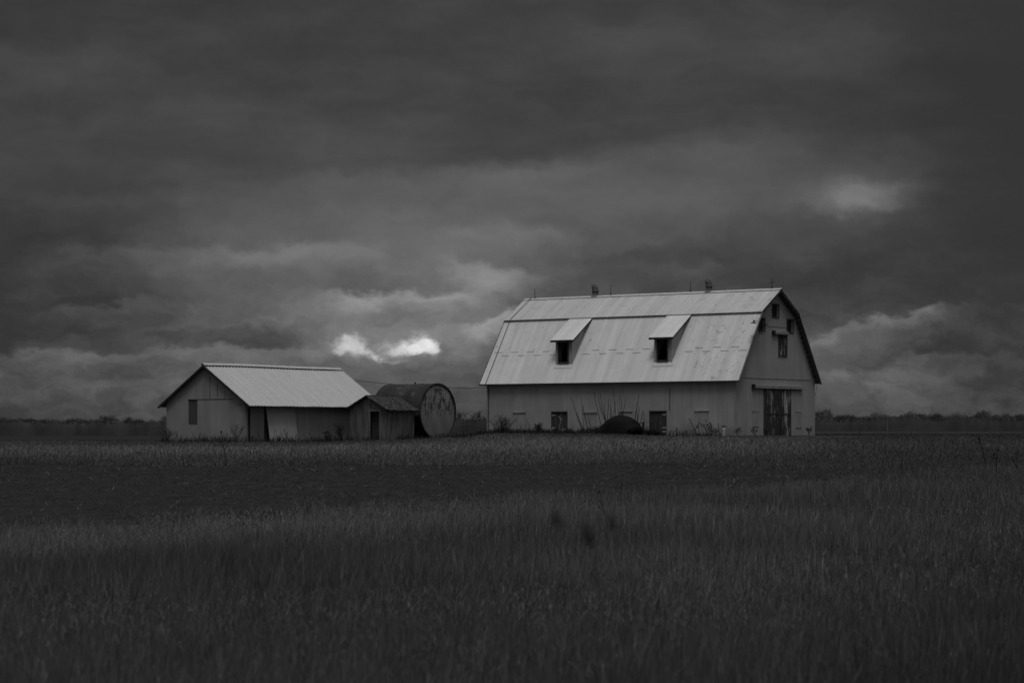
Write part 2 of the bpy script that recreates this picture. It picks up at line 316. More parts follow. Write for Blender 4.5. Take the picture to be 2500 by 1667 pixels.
# ------------------------------------------------------------------ mesh helpers
class MB:
    def __init__(s): s.v = []; s.f = []; s.mi = []; s.cur = 0
    def add(s, vs, fs):
        o = len(s.v); s.v += [tuple(p) for p in vs]; s.f += [tuple(i + o for i in f) for f in fs]; s.mi += [s.cur] * len(fs)
    def box(s, x0, x1, y0, y1, z0, z1):
        s.hexa([(x0, y0, z0), (x1, y0, z0), (x1, y1, z0), (x0, y1, z0), (x0, y0, z1), (x1, y0, z1), (x1, y1, z1), (x0, y1, z1)])
    def hexa(s, p):
        s.add(p, [(3, 2, 1, 0), (4, 5, 6, 7), (0, 1, 5, 4), (1, 2, 6, 5), (2, 3, 7, 6), (3, 0, 4, 7)])
    def quadslab(s, a, b, c, d, th):
        a, b, c, d = map(Vector, (a, b, c, d)); n = (b - a).cross(d - a).normalized() * th
        s.hexa([a - n, b - n, c - n, d - n, a, b, c, d])
    def bar(s, a, b, w, h=None):
        a, b = Vector(a), Vector(b); h = h or w; d = (b - a).normalized()
        u = d.cross(Vector((0, 0, 1)));
        if u.length < 1e-3: u = Vector((1, 0, 0))
        u.normalize(); k = d.cross(u); u *= w / 2; k *= h / 2
        s.hexa([a - u - k, a + u - k, a + u + k, a - u + k, b - u - k, b + u - k, b + u + k, b - u + k])
    def tube(s, pts, rad, n=6, cap=True):
        pts = [Vector(p) for p in pts]
        if not isinstance(rad, (list, tuple)): rad = [rad] * len(pts)
        o = len(s.v); ref = None
        for i, p in enumerate(pts):
            d = (pts[min(i + 1, len(pts) - 1)] - pts[max(i - 1, 0)]).normalized()
            if ref is None: ref = Vector((1, 0, 0)) if abs(d.x) < .8 else Vector((0, 1, 0))
            u = d.cross(ref).normalized(); w = d.cross(u); 
            for k in range(n):
                a = 2 * math.pi * k / n
                s.v.append(tuple(p + (u * math.cos(a) + w * math.sin(a)) * rad[i]))
        for i in range(len(pts) - 1):
            for k in range(n):
                a = o + i * n + k; b = o + i * n + (k + 1) % n
                s.f.append((a, b, b + n, a + n)); s.mi.append(s.cur)
        if cap:
            s.f.append(tuple(o + k for k in range(n))); s.mi.append(s.cur)
            e = o + (len(pts) - 1) * n; s.f.append(tuple(e + k for k in reversed(range(n)))); s.mi.append(s.cur)
    def ball(s, c, rx, ry, rz, n=8, m=6, M4=None):
        c = Vector(c); vs = []; fs = []
        for j in range(m + 1):
            ph = math.pi * j / m
            for k in range(n):
                a = 2 * math.pi * k / n
                q = Vector((rx * math.sin(ph) * math.cos(a), ry * math.sin(ph) * math.sin(a), rz * math.cos(ph)))
                if M4: q = M4 @ q
                vs.append(c + q)
        for j in range(m):
            for k in range(n):
                a = j * n + k; b = j * n + (k + 1) % n; fs.append((a, a + n, b + n, b))
        s.add(vs, fs)
    def sheet_holes(s, outer, holes, fn, th):
        """flat slab: outline and holes in 2-D, fn(p, depth) -> 3-D"""
        polys = [[Vector((p[0], p[1], 0)) for p in outer]] + [[Vector((p[0], p[1], 0)) for p in h] for h in holes]
        tris = tessellate_polygon(polys); flat = [p for q in polys for p in q]; N = len(flat)
        vs = [fn((p.x, p.y), 0) for p in flat] + [fn((p.x, p.y), th) for p in flat]
        fs = []
        v3 = [Vector(x) for x in vs]
        want = (v3[0] - v3[N])
        for a, b, c in tris:
            nn = (v3[b] - v3[a]).cross(v3[c] - v3[a])
            if nn.dot(want) < 0: a, c = c, a
            fs += [(a, b, c), (c + N, b + N, a + N)]
        o = 0
        for q in polys:
            k = len(q)
            for i in range(k): a, b = o + i, o + (i + 1) % k; fs.append((a, b, b + N, a + N))
            o += k
        s.add(vs, fs)
    def build(s, name, mats, parent=None, smooth=False):
        me = bpy.data.meshes.new(name); me.from_pydata(s.v, [], s.f)
        if not isinstance(mats, (list, tuple)): mats = [mats]
        for q in mats: me.materials.append(M[q] if isinstance(q, str) else q)
        me.polygons.foreach_set('material_index', s.mi)
        if smooth: me.polygons.foreach_set('use_smooth', [True] * len(me.polygons))
        me.update()
        o = bpy.data.objects.new(name, me); COL.objects.link(o)
        if parent: o.parent = parent
        return o
def tag(o, label=None, cat=None, group=None, kind=None):
    if label: o['label'] = label
    if cat: o['category'] = cat
    if group: o['group'] = group
    if kind: o['kind'] = kind
    return o
def empty(name, loc, rz=0.):
    o = bpy.data.objects.new(name, None); COL.objects.link(o); o.location = loc; o.rotation_euler = (0, 0, rz); o.empty_display_size = .5; return o
def rect(a0, a1, z0, z1): return [(a0, z0), (a1, z0), (a1, z1), (a0, z1)]

# ------------------------------------------------------------------ terrain
def sstep(a, b, x):
    t = np.clip((x - a) / (b - a), 0, 1); return t * t * (3 - 2 * t)
_ph = RNG.uniform(0, 6.28, (14, 2)); _fr = RNG.normal(0, 1, (14, 2))
def lump(x, y, s):
    r = 0
    for (a, b), (p, q) in zip(_fr, _ph): r = r + np.sin((a * x + b * y) / s * 2.2 + p)
    return r / 5.
def ground_z(x, y):
    x = np.asarray(x, float); y = np.asarray(y, float)
    zb = 1.04 + .10 * sstep(-12, -9, x) + .14 * sstep(-8, -4, x) + .26 * sstep(-3.5, -1.0, x) - .02
    k = x / np.maximum(y, 1)
    rise = .23 * sstep(62, 112, y)
    z = rise + (zb - .23) * sstep(108, 147, y)
    left = sstep(.02, -.06, k); right = sstep(.09, .13, k)
    z = z - left * (zb - .1) * sstep(176, 330, y) + right * .42 * sstep(175, 300, y) * (1 - .2 * sstep(600, 2000, y)) - (1 - left) * (1 - right) * (zb - .6) * sstep(190, 500, y)
    amp = sstep(8, 30, y) * (1 - .75 * sstep(140, 149, y) * sstep(178, 172, y))
    z = z + amp * (.035 * lump(x, y, 7.) + .03 * lump(y * .7, x * .7, 3.))
    return z
def edge_y(k):
    return np.interp(k, [-.30, -.212, -.17, -.11, -.06, 0, .06, .085, .115, .15, .2, .3], [34, 36, 38, 42, 46, 49.5, 53, 59, 66, 78, 93, 100])
def far_y(k, x=None):
    return np.interp(k, [-.3, .06, .11, .16, .2, .3], [109, 109.5, 105, 100, 97, 104]) + 1.1 * np.sin(k * 60) + .5 * np.sin(k * 171 + 1)
def geo(n0, n1, n):  # geometric spacing
    return np.concatenate([[0], np.cumsum(np.geomspace(n0, n1, n))])
def grid_mesh(name, xs, ys, zf, matname, smooth=True):
    X, Y = np.meshgrid(xs, ys); Z = zf(X, Y)
    co = np.stack([X, Y, Z], -1).reshape(-1, 3); nx, ny = len(xs), len(ys)
    i = np.arange(nx - 1)[None, :] + np.arange(ny - 1)[:, None] * nx
    f = np.stack([i, i + 1, i + nx + 1, i + nx], -1).reshape(-1, 4)
    me = bpy.data.meshes.new(name); me.vertices.add(len(co)); me.vertices.foreach_set('co', co.ravel())
    me.loops.add(f.size); me.loops.foreach_set('vertex_index', f.ravel())
    me.polygons.add(len(f)); me.polygons.foreach_set('loop_start', np.arange(len(f)) * 4); 
    me.polygons.foreach_set('use_smooth', [smooth] * len(f))
    me.update(calc_edges=True); me.materials.append(M[matname])
    o = bpy.data.objects.new(name, me); COL.objects.link(o); return o
half = geo(.8, 60, 90)
xs = np.concatenate([-half[::-1], half[1:]]) ; xs = xs * (1.0)
xs = np.concatenate([[-9000, -5000], xs, [5000, 9000]]) if xs[-1] < 5000 else xs
ys = np.concatenate([[-400, -150, -60, -20], np.arange(-5, 190, 1.2), 190 + geo(2, 260, 70)])
tag(grid_mesh('ground', xs, ys, ground_z, 'ground'), kind='structure')
# tilled field: its own sheet with clods, cut to the wandering edge of the near meadow
def field_mesh():
    ky = np.linspace(0, 1, 240); kk = np.linspace(-.27, .27, 620)
    K, T = np.meshgrid(kk, ky)
    y0 = edge_y(K) - 2.5; y1 = far_y(K) + 1.5
    y1 = np.maximum(y1, y0 + .5)
    Y = y0 + (y1 - y0) * T; X = K * Y
    clod = (.008 * lump(X * 9, Y * 4, 3.) + .008 * lump(Y * 8, X * 3, 2.1)) * np.clip(np.minimum(T, 1 - T) * 12, 0, 1)
    Z = ground_z(X, Y) + .012 + np.maximum(clod, -.004)
    return X, Y, Z
_X, _Y, _Z = field_mesh()
def raw_grid(name, X, Y, Z, matname):
    ny, nx = X.shape; co = np.stack([X, Y, Z], -1).reshape(-1, 3)
    i = np.arange(nx - 1)[None, :] + np.arange(ny - 1)[:, None] * nx
    f = np.stack([i, i + 1, i + nx + 1, i + nx], -1).reshape(-1, 4)
    me = bpy.data.meshes.new(name); me.vertices.add(len(co)); me.vertices.foreach_set('co', co.ravel())
    me.loops.add(f.size); me.loops.foreach_set('vertex_index', f.ravel())
    me.polygons.add(len(f)); me.polygons.foreach_set('loop_start', np.arange(len(f)) * 4)
    me.update(calc_edges=True); me.materials.append(M[matname])
    o = bpy.data.objects.new(name, me); COL.objects.link(o); return o
tag(raw_grid('field', _X, _Y, _Z, 'field'), kind='structure')

# ------------------------------------------------------------------ the barn
TH = .635
GB = 1.58                                   # ground level at the barn
barn = empty('barn', (13.712, 148., GB), math.pi / 2 - TH)
tag(barn, 'large gambrel-roofed metal barn with two dormers in its pale roof, right of the picture', 'barn')
BW, BL = 9.81, 19.03
EZ, KZ, RZ = 3.34, 7.64, 9.144
KI = 2.56; OE = .252; ON, OF = .37, .51
mid = BW / 2
sl_lo = (KZ - EZ) / (KI + OE)
wz = EZ + OE * sl_lo - .10                  # roof underside at the wall
def gout(ins=.09):
    return [(0, -.4), (BW, -.4), (BW, wz), (BW - KI, KZ - ins * 1.2), (mid, RZ - ins * 1.1), (KI, KZ - ins * 1.2), (0, wz)]
# walls: gable end toward the camera's right (y = 0), rear gable, two sides
gholes = [rect(4.38, 5.14, 7.41, 8.18), rect(2.72, 3.42, 6.53, 7.24), rect(6.22, 6.96, 6.52, 7.29), rect(5.16, 6.15, 5.0, 6.36), rect(3.42, 6.66, -.05, 2.90)]
b = MB()
b.sheet_holes(gout(), gholes, lambda p, d: (p[0], d, p[1]), .12)
b.cur = 1; b.box(.55, 9.3, -.022, -.0005, 3.53, 3.575); b.box(3.55, 6.15, -.022, -.0005, 6.80, 6.835)
b.build('gable_wall', ['barn_gable', 'lap'], barn)
b = MB(); b.sheet_holes(gout(), [], lambda p, d: (p[0], BL - d, p[1]), .12); b.build('gable_wall', 'barn_gable', barn)
sholes = [rect(12.59, 13.87, -.1, 1.50), rect(5.04, 6.33, -.1, 1.52)]
b = MB(); b.sheet_holes(rect(.121, BL - .121, -.4, wz + .05), sholes, lambda p, d: (d, p[0], p[1]), .12)
b.build('side_wall', 'barn_side', barn)
b = MB(); b.sheet_holes(rect(.121, BL - .121, -.4, wz + .05), [], lambda p, d: (BW - d, p[0], p[1]), .12)
b.build('side_wall', 'barn_side', barn)
# seams and trim that stand off the siding
b = MB(); b.box(-.03, -.003, 4.77, 4.81, 1.55, 2.95); b.build('downspout', 'dark_gap', barn)
b = MB(); b.box(-.045, -.003, -.045, .07, -.3, wz - .05); b.build('corner_trim', 'side_trim', barn)
b = MB(); b.box(-.045, -.003, BL - .07, BL + .04, -.3, wz - .05); b.build('corner_trim', 'side_trim', barn)
# foundation
b = MB(); b.box(-.03, -.003, .1, 10, -.5, -.02); b.build('foundation', 'dark_wood', barn)
b = MB(); b.box(.1, BW - .1, -.03, -.003, -.5, -.02); b.build('foundation', 'dark_wood', barn)
b = MB()
rr = random.Random(3); yy = 10.0
while yy < 19.0:
    w = rr.uniform(.18, .42); z1 = rr.uniform(.26, .42) if yy > 10.1 else .3
    zz = -.4
    while zz < z1:
        h = rr.uniform(.12, .24); o = rr.uniform(.03, .07)
        b.box(-o, -.003, yy + .012, min(yy + w, 19.02) - .012, zz + .01, min(zz + h, z1) - .01); zz += h
    yy += w
b.build('stone_footing', 'stone', barn)
# roof
def slope(b, x0, z0, x1, z1, holes=(), lift=0.0, th=.035, y0=-ON, y1=BL + OF):
    L = math.hypot(x1 - x0, z1 - z0); ux, uz = (x1 - x0) / L, (z1 - z0) / L
    nx, nz = (-uz, ux) if x1 > x0 else (uz, -ux)
    if nz < 0: nx, nz = -nx, -nz
    fn = lambda p, d: (x0 + ux * p[0] + nx * (lift - d), p[1], z0 + uz * p[0] + nz * (lift - d))
    b.sheet_holes([(0, y0), (L, y0), (L, y1), (0, y1)], holes, fn, th); return L, fn
b = MB()
Llo = math.hypot(KI + OE, KZ - EZ)
dorm_y = [(12.59, 13.89), (4.99, 6.29)]
dh = []
for y0, y1 in dorm_y:
    p0 = (.62 + OE) / (KI + OE) * Llo; p1 = 2.30 / (KI + OE) * Llo + .1
    dh.append([(p0, y0 + .06), (p1, y0 + .06), (p1, y1 - .06), (p0, y1 - .06)])
_, lofn = slope(b, -OE, EZ, KI, KZ, dh)
slope(b, KI - .10, KZ - .02, mid, RZ + .015, lift=.03)
slope(b, BW + OE, EZ, BW - KI, KZ)
slope(b, BW - KI + .10, KZ - .02, mid, RZ + .015, lift=.03)
# lap joints of the roof sheets, alternating high and low
b.cur = 1
n = int((BL + ON + OF) / .65)
for i in range(n):
    y0 = -.2 + i * .65
    za = 5.44 if i % 2 else 5.20
    p = (za - EZ) / (KZ - EZ) * Llo
    if any(y0 + .6 > q0 - .15 and y0 < q1 + .15 for q0, q1 in dorm_y) : continue
    a, c = lofn((p, y0 + .02), -.003), lofn((p + .032, y0 + .02), -.003); d, e = lofn((p + .032, y0 + .60), -.003), lofn((p, y0 + .60), -.003)
    a2, c2, d2_, e2 = [lofn((pp, qq), -.016) for pp, qq in ((p, y0 + .02), (p + .032, y0 + .02), (p + .032, y0 + .60), (p, y0 + .60))]
    b.hexa([a, e, d, c, a2, e2, d2_, c2])
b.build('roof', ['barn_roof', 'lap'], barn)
# ridge cap
b = MB()
for s in (-1, 1):
    x1 = mid + s * .24; 
    a = (mid, -ON - .02, RZ + .075); c = (x1, -ON - .02, RZ - .045)
    a2 = (mid, BL + OF + .02, RZ + .075); c2 = (x1, BL + OF + .02, RZ - .045)
    if s < 0: b.quadslab(c, a, a2, c2, .02)
    else: b.quadslab(a, c, c2, a2, .02)
b.build('ridge_cap', 'cap_metal', barn)
# boards under the overhangs and the dark rake edge
b = MB()
slope(b, -OE + .02, EZ - .01, KI, KZ - .01, dh, lift=-.05, th=.03, y0=-ON + .03, y1=BL + OF - .03)
slope(b, KI, KZ - .02, mid, RZ - .02, lift=-.06, th=.03, y0=-ON + .03, y1=BL + OF - .03)
slope(b, BW + OE - .02, EZ - .01, BW - KI, KZ - .01, lift=-.05, th=.03, y0=-ON + .03, y1=BL + OF - .03)
slope(b, BW - KI, KZ - .02, mid, RZ - .02, lift=-.06, th=.03, y0=-ON + .03, y1=BL + OF - .03)
b.build('soffit', 'soffit', barn)
for yy in (-ON + .025, BL + OF - .025):
    for (x0, z0, x1, z1) in ((-OE, EZ, KI, KZ), (KI, KZ, mid, RZ), (BW + OE, EZ, BW - KI, KZ), (BW - KI, KZ, mid, RZ)):
        b = MB(); b.bar((x0, yy, z0 - .07), (x1, yy, z1 - .07), .035, .12)
        b.build('rake_board', 'frame', barn)
b = MB()       # dark strips painted as the shadow line under the upper slope and eave edge
b.box(KI - .125, KI - .10, -ON + .01, BL + OF - .01, KZ - .100, KZ - .08)
b.build('drip_shadow', 'dark_gap', barn); b = MB()
b.box(-OE + .0, -OE + .03, -ON + .01, BL + OF - .01, EZ - .10, EZ - .055)
b.build('drip_shadow', 'dark_gap', barn)
# exposed rafter tails under the far overhang
for i in range(2, 24):
    b = MB()
    f = i / 23
    if f < .62: x = BW + OE - f / .62 * (KI + OE); z = EZ + f / .62 * (KZ - EZ)
    else: g = (f - .62) / .38; x = BW - KI - g * (mid - KI); z = KZ + g * (RZ - KZ)
    b.box(x - .12, x - .06, -ON + .06, -.01, z - .22, z - .13)
    b.build('lookout', 'dark_wood', barn)
# windows of the gable
def frame(b, a0, a1, z0, z1, w, y0, y1, ax='y'):
    for r in ((a0 - w, a0, z0 - w, z1 + w), (a1, a1 + w, z0 - w, z1 + w), (a0, a1, z1, z1 + w), (a0, a1, z0 - w, z0)):
        if ax == 'y': b.box(r[0], r[1], y0, y1, r[2], r[3])
        else: b.box(y0, y1, r[0], r[1], r[2], r[3])
for (a0, a1, z0, z1) in ((4.38, 5.14, 7.41, 8.18), (2.72, 3.42, 6.53, 7.24), (6.22, 6.96, 6.52, 7.29)):
    b = MB(); frame(b, a0 + .002, a1 - .002, z0 + .002, z1 - .002, .07, -.035, -.003)
    wo = b.build('window', 'frame', barn)
    b = MB(); b.box(a0 - .02, a1 + .02, .124, .14, z0 - .02, z1 + .02)
    b.build('pane', M['black'], wo)
# hayloft door with its rail
b = MB(); b.box(5.19, 6.14, -.002, .05, 5.03, 6.33); ld = b.build('loft_door', 'peel', barn)
b = MB(); frame(b, 5.17, 6.14, 5.01, 6.34, .07, -.04, -.006); b.build('door_frame', 'frame', ld)
def rail(name, a0, a1, z, parent, h=.11):
    b = MB(); b.box(a0, a1, -.14, -.02, z + h * .42, z + h); b.box(a0 + .02, a1, -.12, -.05, z - .06, z + h * .30)
    o = b.build(name, 'rail', parent)
    b = MB(); b.box(a0 - .10, a0 + .12, -.16, -.012, z - .12, z + h + .03); b.box(a0 + .12, a1, -.11, -.006, z - .12, z - .07); b.build('end_bracket', 'black', o)
rail('loft_rail', 4.42, 6.22, 6.40, barn)
rail('door_rail', 1.95, 8.05, 2.98, barn, .14)
# big sliding door
b = MB(); b.box(3.58, 6.66, -.06, -.012, -.25, 2.93); bd = b.build('sliding_door', 'peel', barn)
b = MB(); b.box(5.02, 5.10, -.085, -.062, -.2, 2.9); b.box(3.60, 6.62, -.085, -.062, 1.30, 1.36); b.build('batten', 'dark_wood', bd)
b = MB(); b.box(3.30, 3.42, -.04, -.003, -.2, 2.92); b.box(3.46, 3.52, -.05, .1, -.2, 2.92); b.build('door_jamb', 'frame', barn)
b = MB(); b.box(3.35, 6.72, .10, .14, -.2, 2.9); b.build('door_backing', 'black', barn)
# boarded small windows
def cover_g(a0, a1, z0, z1):
    b = MB(); b.box(a0, a1, -.020, -.003, z0, z1); o = b.build('window_cover', 'cover', barn)
    b = MB(); b.box(a0 - .05, a1 + .05, -.035, -.003, z1 + .002, z1 + .035); b.build('lintel', 'lap', o); b = MB(); b.box(a0 - .02, a1 + .06, -.032, -.003, z0 - .03, z0 - .002); b.build('sill', 'lap', o)
cover_g(1.98, 2.68, .56, 1.46); cover_g(7.36, 7.98, .5, 1.47)
def cover_s(y0, y1, z0, z1, pale=True):
    b = MB(); b.box(-.020, -.003, y0, y1, z0, z1); o = b.build('window_cover', 'cover', barn)
    b = MB(); b.box(-.06, -.003, y0 - .05, y1 + .05, z1 + .03, z1 + .11); b.build('lintel', 'trim' if pale else 'cover', o)
    b = MB(); b.box(-.035, -.003, y0 - .03, y1 + .03, z1 + .002, z1 + .028); b.build('shadow_strip', 'lintel_shadow', o)  # grey strip painted in as the shadow under the lintel
cover_s(15.97, 16.89, .05, 1.42); cover_s(10.32, 11.27, .05, 1.38, False); cover_s(7.65, 8.54, .05, 1.44); cover_s(1.98, 2.92, .05, 1.45)
def plank_door(y0, y1, hinge_low):
    b = MB(); b.box(.03, .07, y0 + .02, y1 - .02, -.1, 1.48); d = b.build('side_door', 'door_dark', barn)
    b = MB(); b.box(-.03, .02, y0, y1, 1.46, 1.53); b.box(-.02, .02, y1 - .05, y1, -.1, 1.46); b.box(-.02, .02, y0, y0 + .05, -.1, 1.46); b.build('door_frame', 'frame', d)
    for z in (1.28, .46, .22):
        yh = y1 - .06 if hinge_low else y0 + .06; s = -1 if hinge_low else 1
        b = MB(); b.box(.005, .03, min(yh, yh + s * .26), max(yh, yh + s * .26), z - .03, z + .02); b.box(.005, .032, min(yh, yh + s * .07), max(yh, yh + s * .07), z - .06, z + .06); b.build('hinge', 'rail', d)
plank_door(12.59, 13.87, True); plank_door(5.04, 6.33, False)
# dormers
def dormer(y0, y1):
    xf = .50; zs = lambda x: EZ + (x + OE) * sl_lo
    zt = 6.08; tsl = (7.60 - 6.12) / (2.53 - .30)
    ztop = lambda x: 6.12 + (x - .30) * tsl - .05
    b = MB()
    fo = [(y0, zs(xf) - .03), (y1, zs(xf) - .03), (y1, ztop(xf)), (y0, ztop(xf))]
    b.sheet_holes(fo, [rect(y0 + .26, y1 - .22, 4.66, 6.02)], lambda p, d: (xf + d, p[0], p[1]), .10)
    for yy, s in ((y0, 1), (y1, -1)):
        ch = [(xf + .101, zs(xf + .101) - .03), (2.50, zs(2.50) - .03), (2.50, ztop(2.50)), (xf + .101, ztop(xf + .101))]
        b.sheet_holes(ch, [], lambda p, d: (p[0], yy + s * d, p[1]), .07)
    o = b.build('dormer', 'barn_gable', barn)
    b = MB()
    b.quadslab((.27, y0 - .24, ztop(.27) + .08), (.27, y1 + .26, ztop(.27) + .08), (2.53, y1 + .30, 7.63), (2.53, y0 - .20, 7.63), -.03)
    b.build('dormer_roof', 'barn_roof', o)
    b = MB()
    b.box(.255, .30, y0 - .24, y1 + .26, ztop(.27) - .06, ztop(.27) + .06)
    for yy in (y0 - .235, y1 + .235):
        b.bar((.28, yy, ztop(.28) + .01), (2.5, yy + .02, 7.55), .03, .07)
    b.build('fascia', 'black', o)
    b = MB(); frame(b, y0 + .31, y1 - .27, 4.71, 5.97, .06, xf - .07, xf + .06, 'x'); b.build('window_frame', 'frame', o)
    b = MB(); b.hexa([(.36, y0 - .10, zs(.36) + .01), (xf - .002, y0 - .10, zs(xf) + .01), (xf - .002, y1 + .08, zs(xf) + .01), (.36, y1 + .08, zs(.36) + .01), (.36, y0 - .10, zs(.36) + .05), (xf - .002, y0 - .10, zs(xf) + .07), (xf - .002, y1 + .08, zs(xf) + .07), (.36, y1 + .08, zs(.36) + .05)]); 0 and b.hexa([(.20, y0 - .1, 4.38), (.26, y0 - .1, 4.38), (.26, y1 + .08, 4.38), (.20, y1 + .08, 4.38), (.24, y0 - .1, 4.50), (.30, y0 - .1, 4.50), (.30, y1 + .08, 4.50), (.24, y1 + .08, 4.50)])
    b.build('sill', 'flash', o)
    if y0 > 8:
        b = MB(); b.bar((xf + .06, y1 - .40, 4.75), (xf + .08, y1 - .34, 5.6), .04); b.bar((xf + .06, y0 + .3, 5.98), (xf + .06, y1 - .35, 5.86), .05); b.build('loose_board', 'frame', o)
for y0, y1 in dorm_y: dormer(y0, y1)
# roof vents
def vent(y):
    b = MB()
    z0 = RZ - .14
    lv = [(z0 - .02, .26), (z0 + .10, .21), (z0 + .30, .15), (z0 + .50, .14)]
    pts = []
    for z, r in lv: pts.append([(mid + sx * r, y + sy * r, z) for sx, sy in ((-1, -1), (1, -1), (1, 1), (-1, 1))])
    vs = [p for q in pts for p in q]; fs = []
    for i in range(3):
        for k in range(4): a = i * 4 + k; c = i * 4 + (k + 1) % 4; fs.append((a, c, c + 4, a + 4))
    fs.append((12, 13, 14, 15)); b.add(vs, fs)
    o = b.build('roof_vent', 'steel', barn)
    # wind cowl: ring sections from the collar bending over to the mouth that faces along the ridge
    b = MB(); zc = z0 + .50
    secs = [((-.25, .0), (.20, .0)), ((-.215, .12), (.215, .12)), ((-.16, .25), (.225, .24)), ((-.08, .35), (.23, .31)), ((.03, .43), (.24, .36)), ((.16, .475), (.25, .39)), ((.25, .46), (.262, .41))]
    n = 14; vs = []; fs = []
    for (p, q) in secs:
        cx, cz = (p[0] + q[0]) / 2, (p[1] + q[1]) / 2; dx, dz = (q[0] - p[0]) / 2, (q[1] - p[1]) / 2
        hw = .21 * min(1, .35 + math.hypot(dx, dz) / .22)
        for k in range(n):
            a = 2 * math.pi * k / n
            vs.append((mid + hw * math.sin(a), y + cx + dx * math.cos(a), zc + cz + dz * math.cos(a)))
    for i in range(len(secs) - 1):
        for k in range(n): a = i * n + k; c = i * n + (k + 1) % n; fs.append((a, c, c + n, a + n))
    fs.append(tuple(range(n))); fs.append(tuple((len(secs) - 1) * n + k for k in range(n))); b.add(vs, fs)
    b.build('cowl', 'cowl_metal', o, True)
    b = MB(); b.tube([(mid, y - .02, zc - .035), (mid, y - .02, zc + .015)], .235, 14)
    for k0 in (3,):
        pass
    b.tube([(mid - .21, y + .21, zc + .23), (mid - .20, y + .1, zc + .27), (mid - .19, y - .02, zc + .28), (mid - .15, y - .13, zc + .26)], .012, 5)
    b.tube([(mid, y + .25, zc + .44), (mid, y + .14, zc + .485), (mid, y + .0, zc + .43), (mid, y - .12, zc + .32), (mid, y - .22, zc + .13)], .012, 5)
    b.build('cowl_rim', 'black', o)
vent(13.8); vent(4.98)
def rod(y, cross=False):
    b = MB(); z = RZ + .05
    b.tube([(mid, y, z + .0), (mid, y, z + .18), (mid, y, z + .68)], [.03, .022, .015], 6)
    for k in range(3):
        a = k * 2.094 + .4; b.tube([(mid, y, z + .16), (mid + .07 * math.cos(a), y + .08 * math.sin(a), z - .03)], .012, 4)
    if cross: b.tube([(mid - .03, y + .17, z + .38), (mid, y, z + .40), (mid + .03, y - .19, z + .39)], .018, 5); b.ball((mid, y, z + .40), .03, .03, .04)
    b.build('lightning_rod', 'black', barn)
for y, c in ((18.73, False), (12.55, False), (6.38, False), (.33, True)): rod(y, c)
b = MB()
b.tube([(mid, 18.98, RZ + .11), (mid - .25, 18.98, RZ - .01), (KI - .10, 18.99, KZ + .055), (KI - .16, 18.99, KZ - .04), (-OE - .02, 19.0, EZ + .03), (-OE - .02, 18.97, EZ - .16), (-.06, 18.90, EZ - .30), (-.05, 18.95, .2)], .018, 5)
b.build('conductor_cable', 'black', barn)
b = MB(); b.tube([(BW + .03, -.12, EZ - .1), (BW + .06, -.10, EZ - .35), (BW + .01, -.02, EZ - .85)], .012, 5); b.build('conductor_cable', 'frame', barn)
# yard lamp on the gable and the wire bracket beside it
b = MB(); b.tube([(3.2, .0, 6.78), (3.05, -.42, 6.86), (2.4, -.50, 6.95), (1.30, -.52, 7.05)], .022, 6)
lamp = b.build('yard_lamp', 'black', barn)
b = MB()
prof = [(.045, .0), (.05, -.10), (.10, -.14), (.20, -.175), (.215, -.20)]
n = 14; vs = []; fs = []
for r, z in prof:
    for k in range(n): a = 6.2832 * k / n; vs.append((1.25 + r * math.cos(a), -.52 + r * math.sin(a), 7.07 + z))
for i in range(len(prof) - 1):
    for k in range(n): a = i * n + k; c = i * n + (k + 1) % n; fs.append((a, c, c + n, a + n))
fs.append(tuple(range(n))); fs.append(tuple((len(prof) - 1) * n + k for k in range(n))); b.add(vs, fs)
b.build('lamp_shade', 'black', lamp)
b = MB()
for dx, dz in ((-.10, -.26), (.06, -.30), (.28, -.22), (.40, -.25), (.0, .12)):
    b.tube([(2.05, -.42, 6.46), (2.05 + dx * .6, -.44, 6.46 + dz * .5), (2.05 + dx, -.45, 6.46 + dz)], [.03, .02, .012], 5)
b.box(1.95, 2.25, -.46, -.38, 6.42, 6.48)
b.build('wire_bracket', 'black', barn)

# ------------------------------------------------------------------ long shed on the left
THS = .627; GS = 1.04
shed = empty('long_shed', (-16.53, 150., GS), math.pi / 2 - THS)
tag(shed, 'low long shed with a bright ribbed metal roof and a shuttered gable window, leftmost building', 'shed')
SW, SL, SE, SR, SO, SV = 6.75, 12.89, 2.36, 4.96, .546, .253     # width along local y, length along local x
ssl = (SR - SE) / (SW / 2 + SO)
swz = SE + SO * ssl - .10
def sg(ins): return [(0, -.5), (SW, -.5), (SW, swz), (SW / 2, SR - ins), (0, swz)]
b = MB(); b.sheet_holes(sg(.13), [rect(4.10, 4.80, 1.28, 2.76)], lambda p, d: (d, p[0], p[1]), .1); b.cur = 1
b.box(-.018, -.0005, .95, 4.9, 2.775, 2.80); b.box(-.016, -.0005, 2.98, 3.01, 2.81, 4.25); b.box(-.016, -.0005, 2.35, 2.375, 2.95, 3.72); b.box(-.016, -.0005, 1.70, 1.72, 2.81, 3.30)
b.build('gable_wall', ['shed_gable', 'dark_gap'], shed)
b = MB(); b.sheet_holes(sg(.13), [], lambda p, d: (SL - d, p[0], p[1]), .1); b.build('gable_wall', 'shed_gable', shed)
b = MB(); b.box(.101, 1.75, 0, .1, -.5, swz); b.build('side_wall', 'shed_side', shed)
b = MB(); b.box(4.3, SL - .101, 0.02, .1, -.5, swz); b.build('side_wall', 'shed_dark', shed)
b = MB(); b.box(.101, SL - .101, SW - .1, SW, -.5, swz); b.build('side_wall', 'shed_dark', shed)
b = MB(); b.hexa([(.02, 4.12, 1.27), (.06, 4.12, 1.27), (.06, 4.80, 1.28), (.02, 4.80, 1.28), (.02, 4.08, 2.75), (.06, 4.08, 2.75), (.06, 4.76, 2.77), (.02, 4.76, 2.77)])
sh = b.build('shutter', 'shutter', shed)
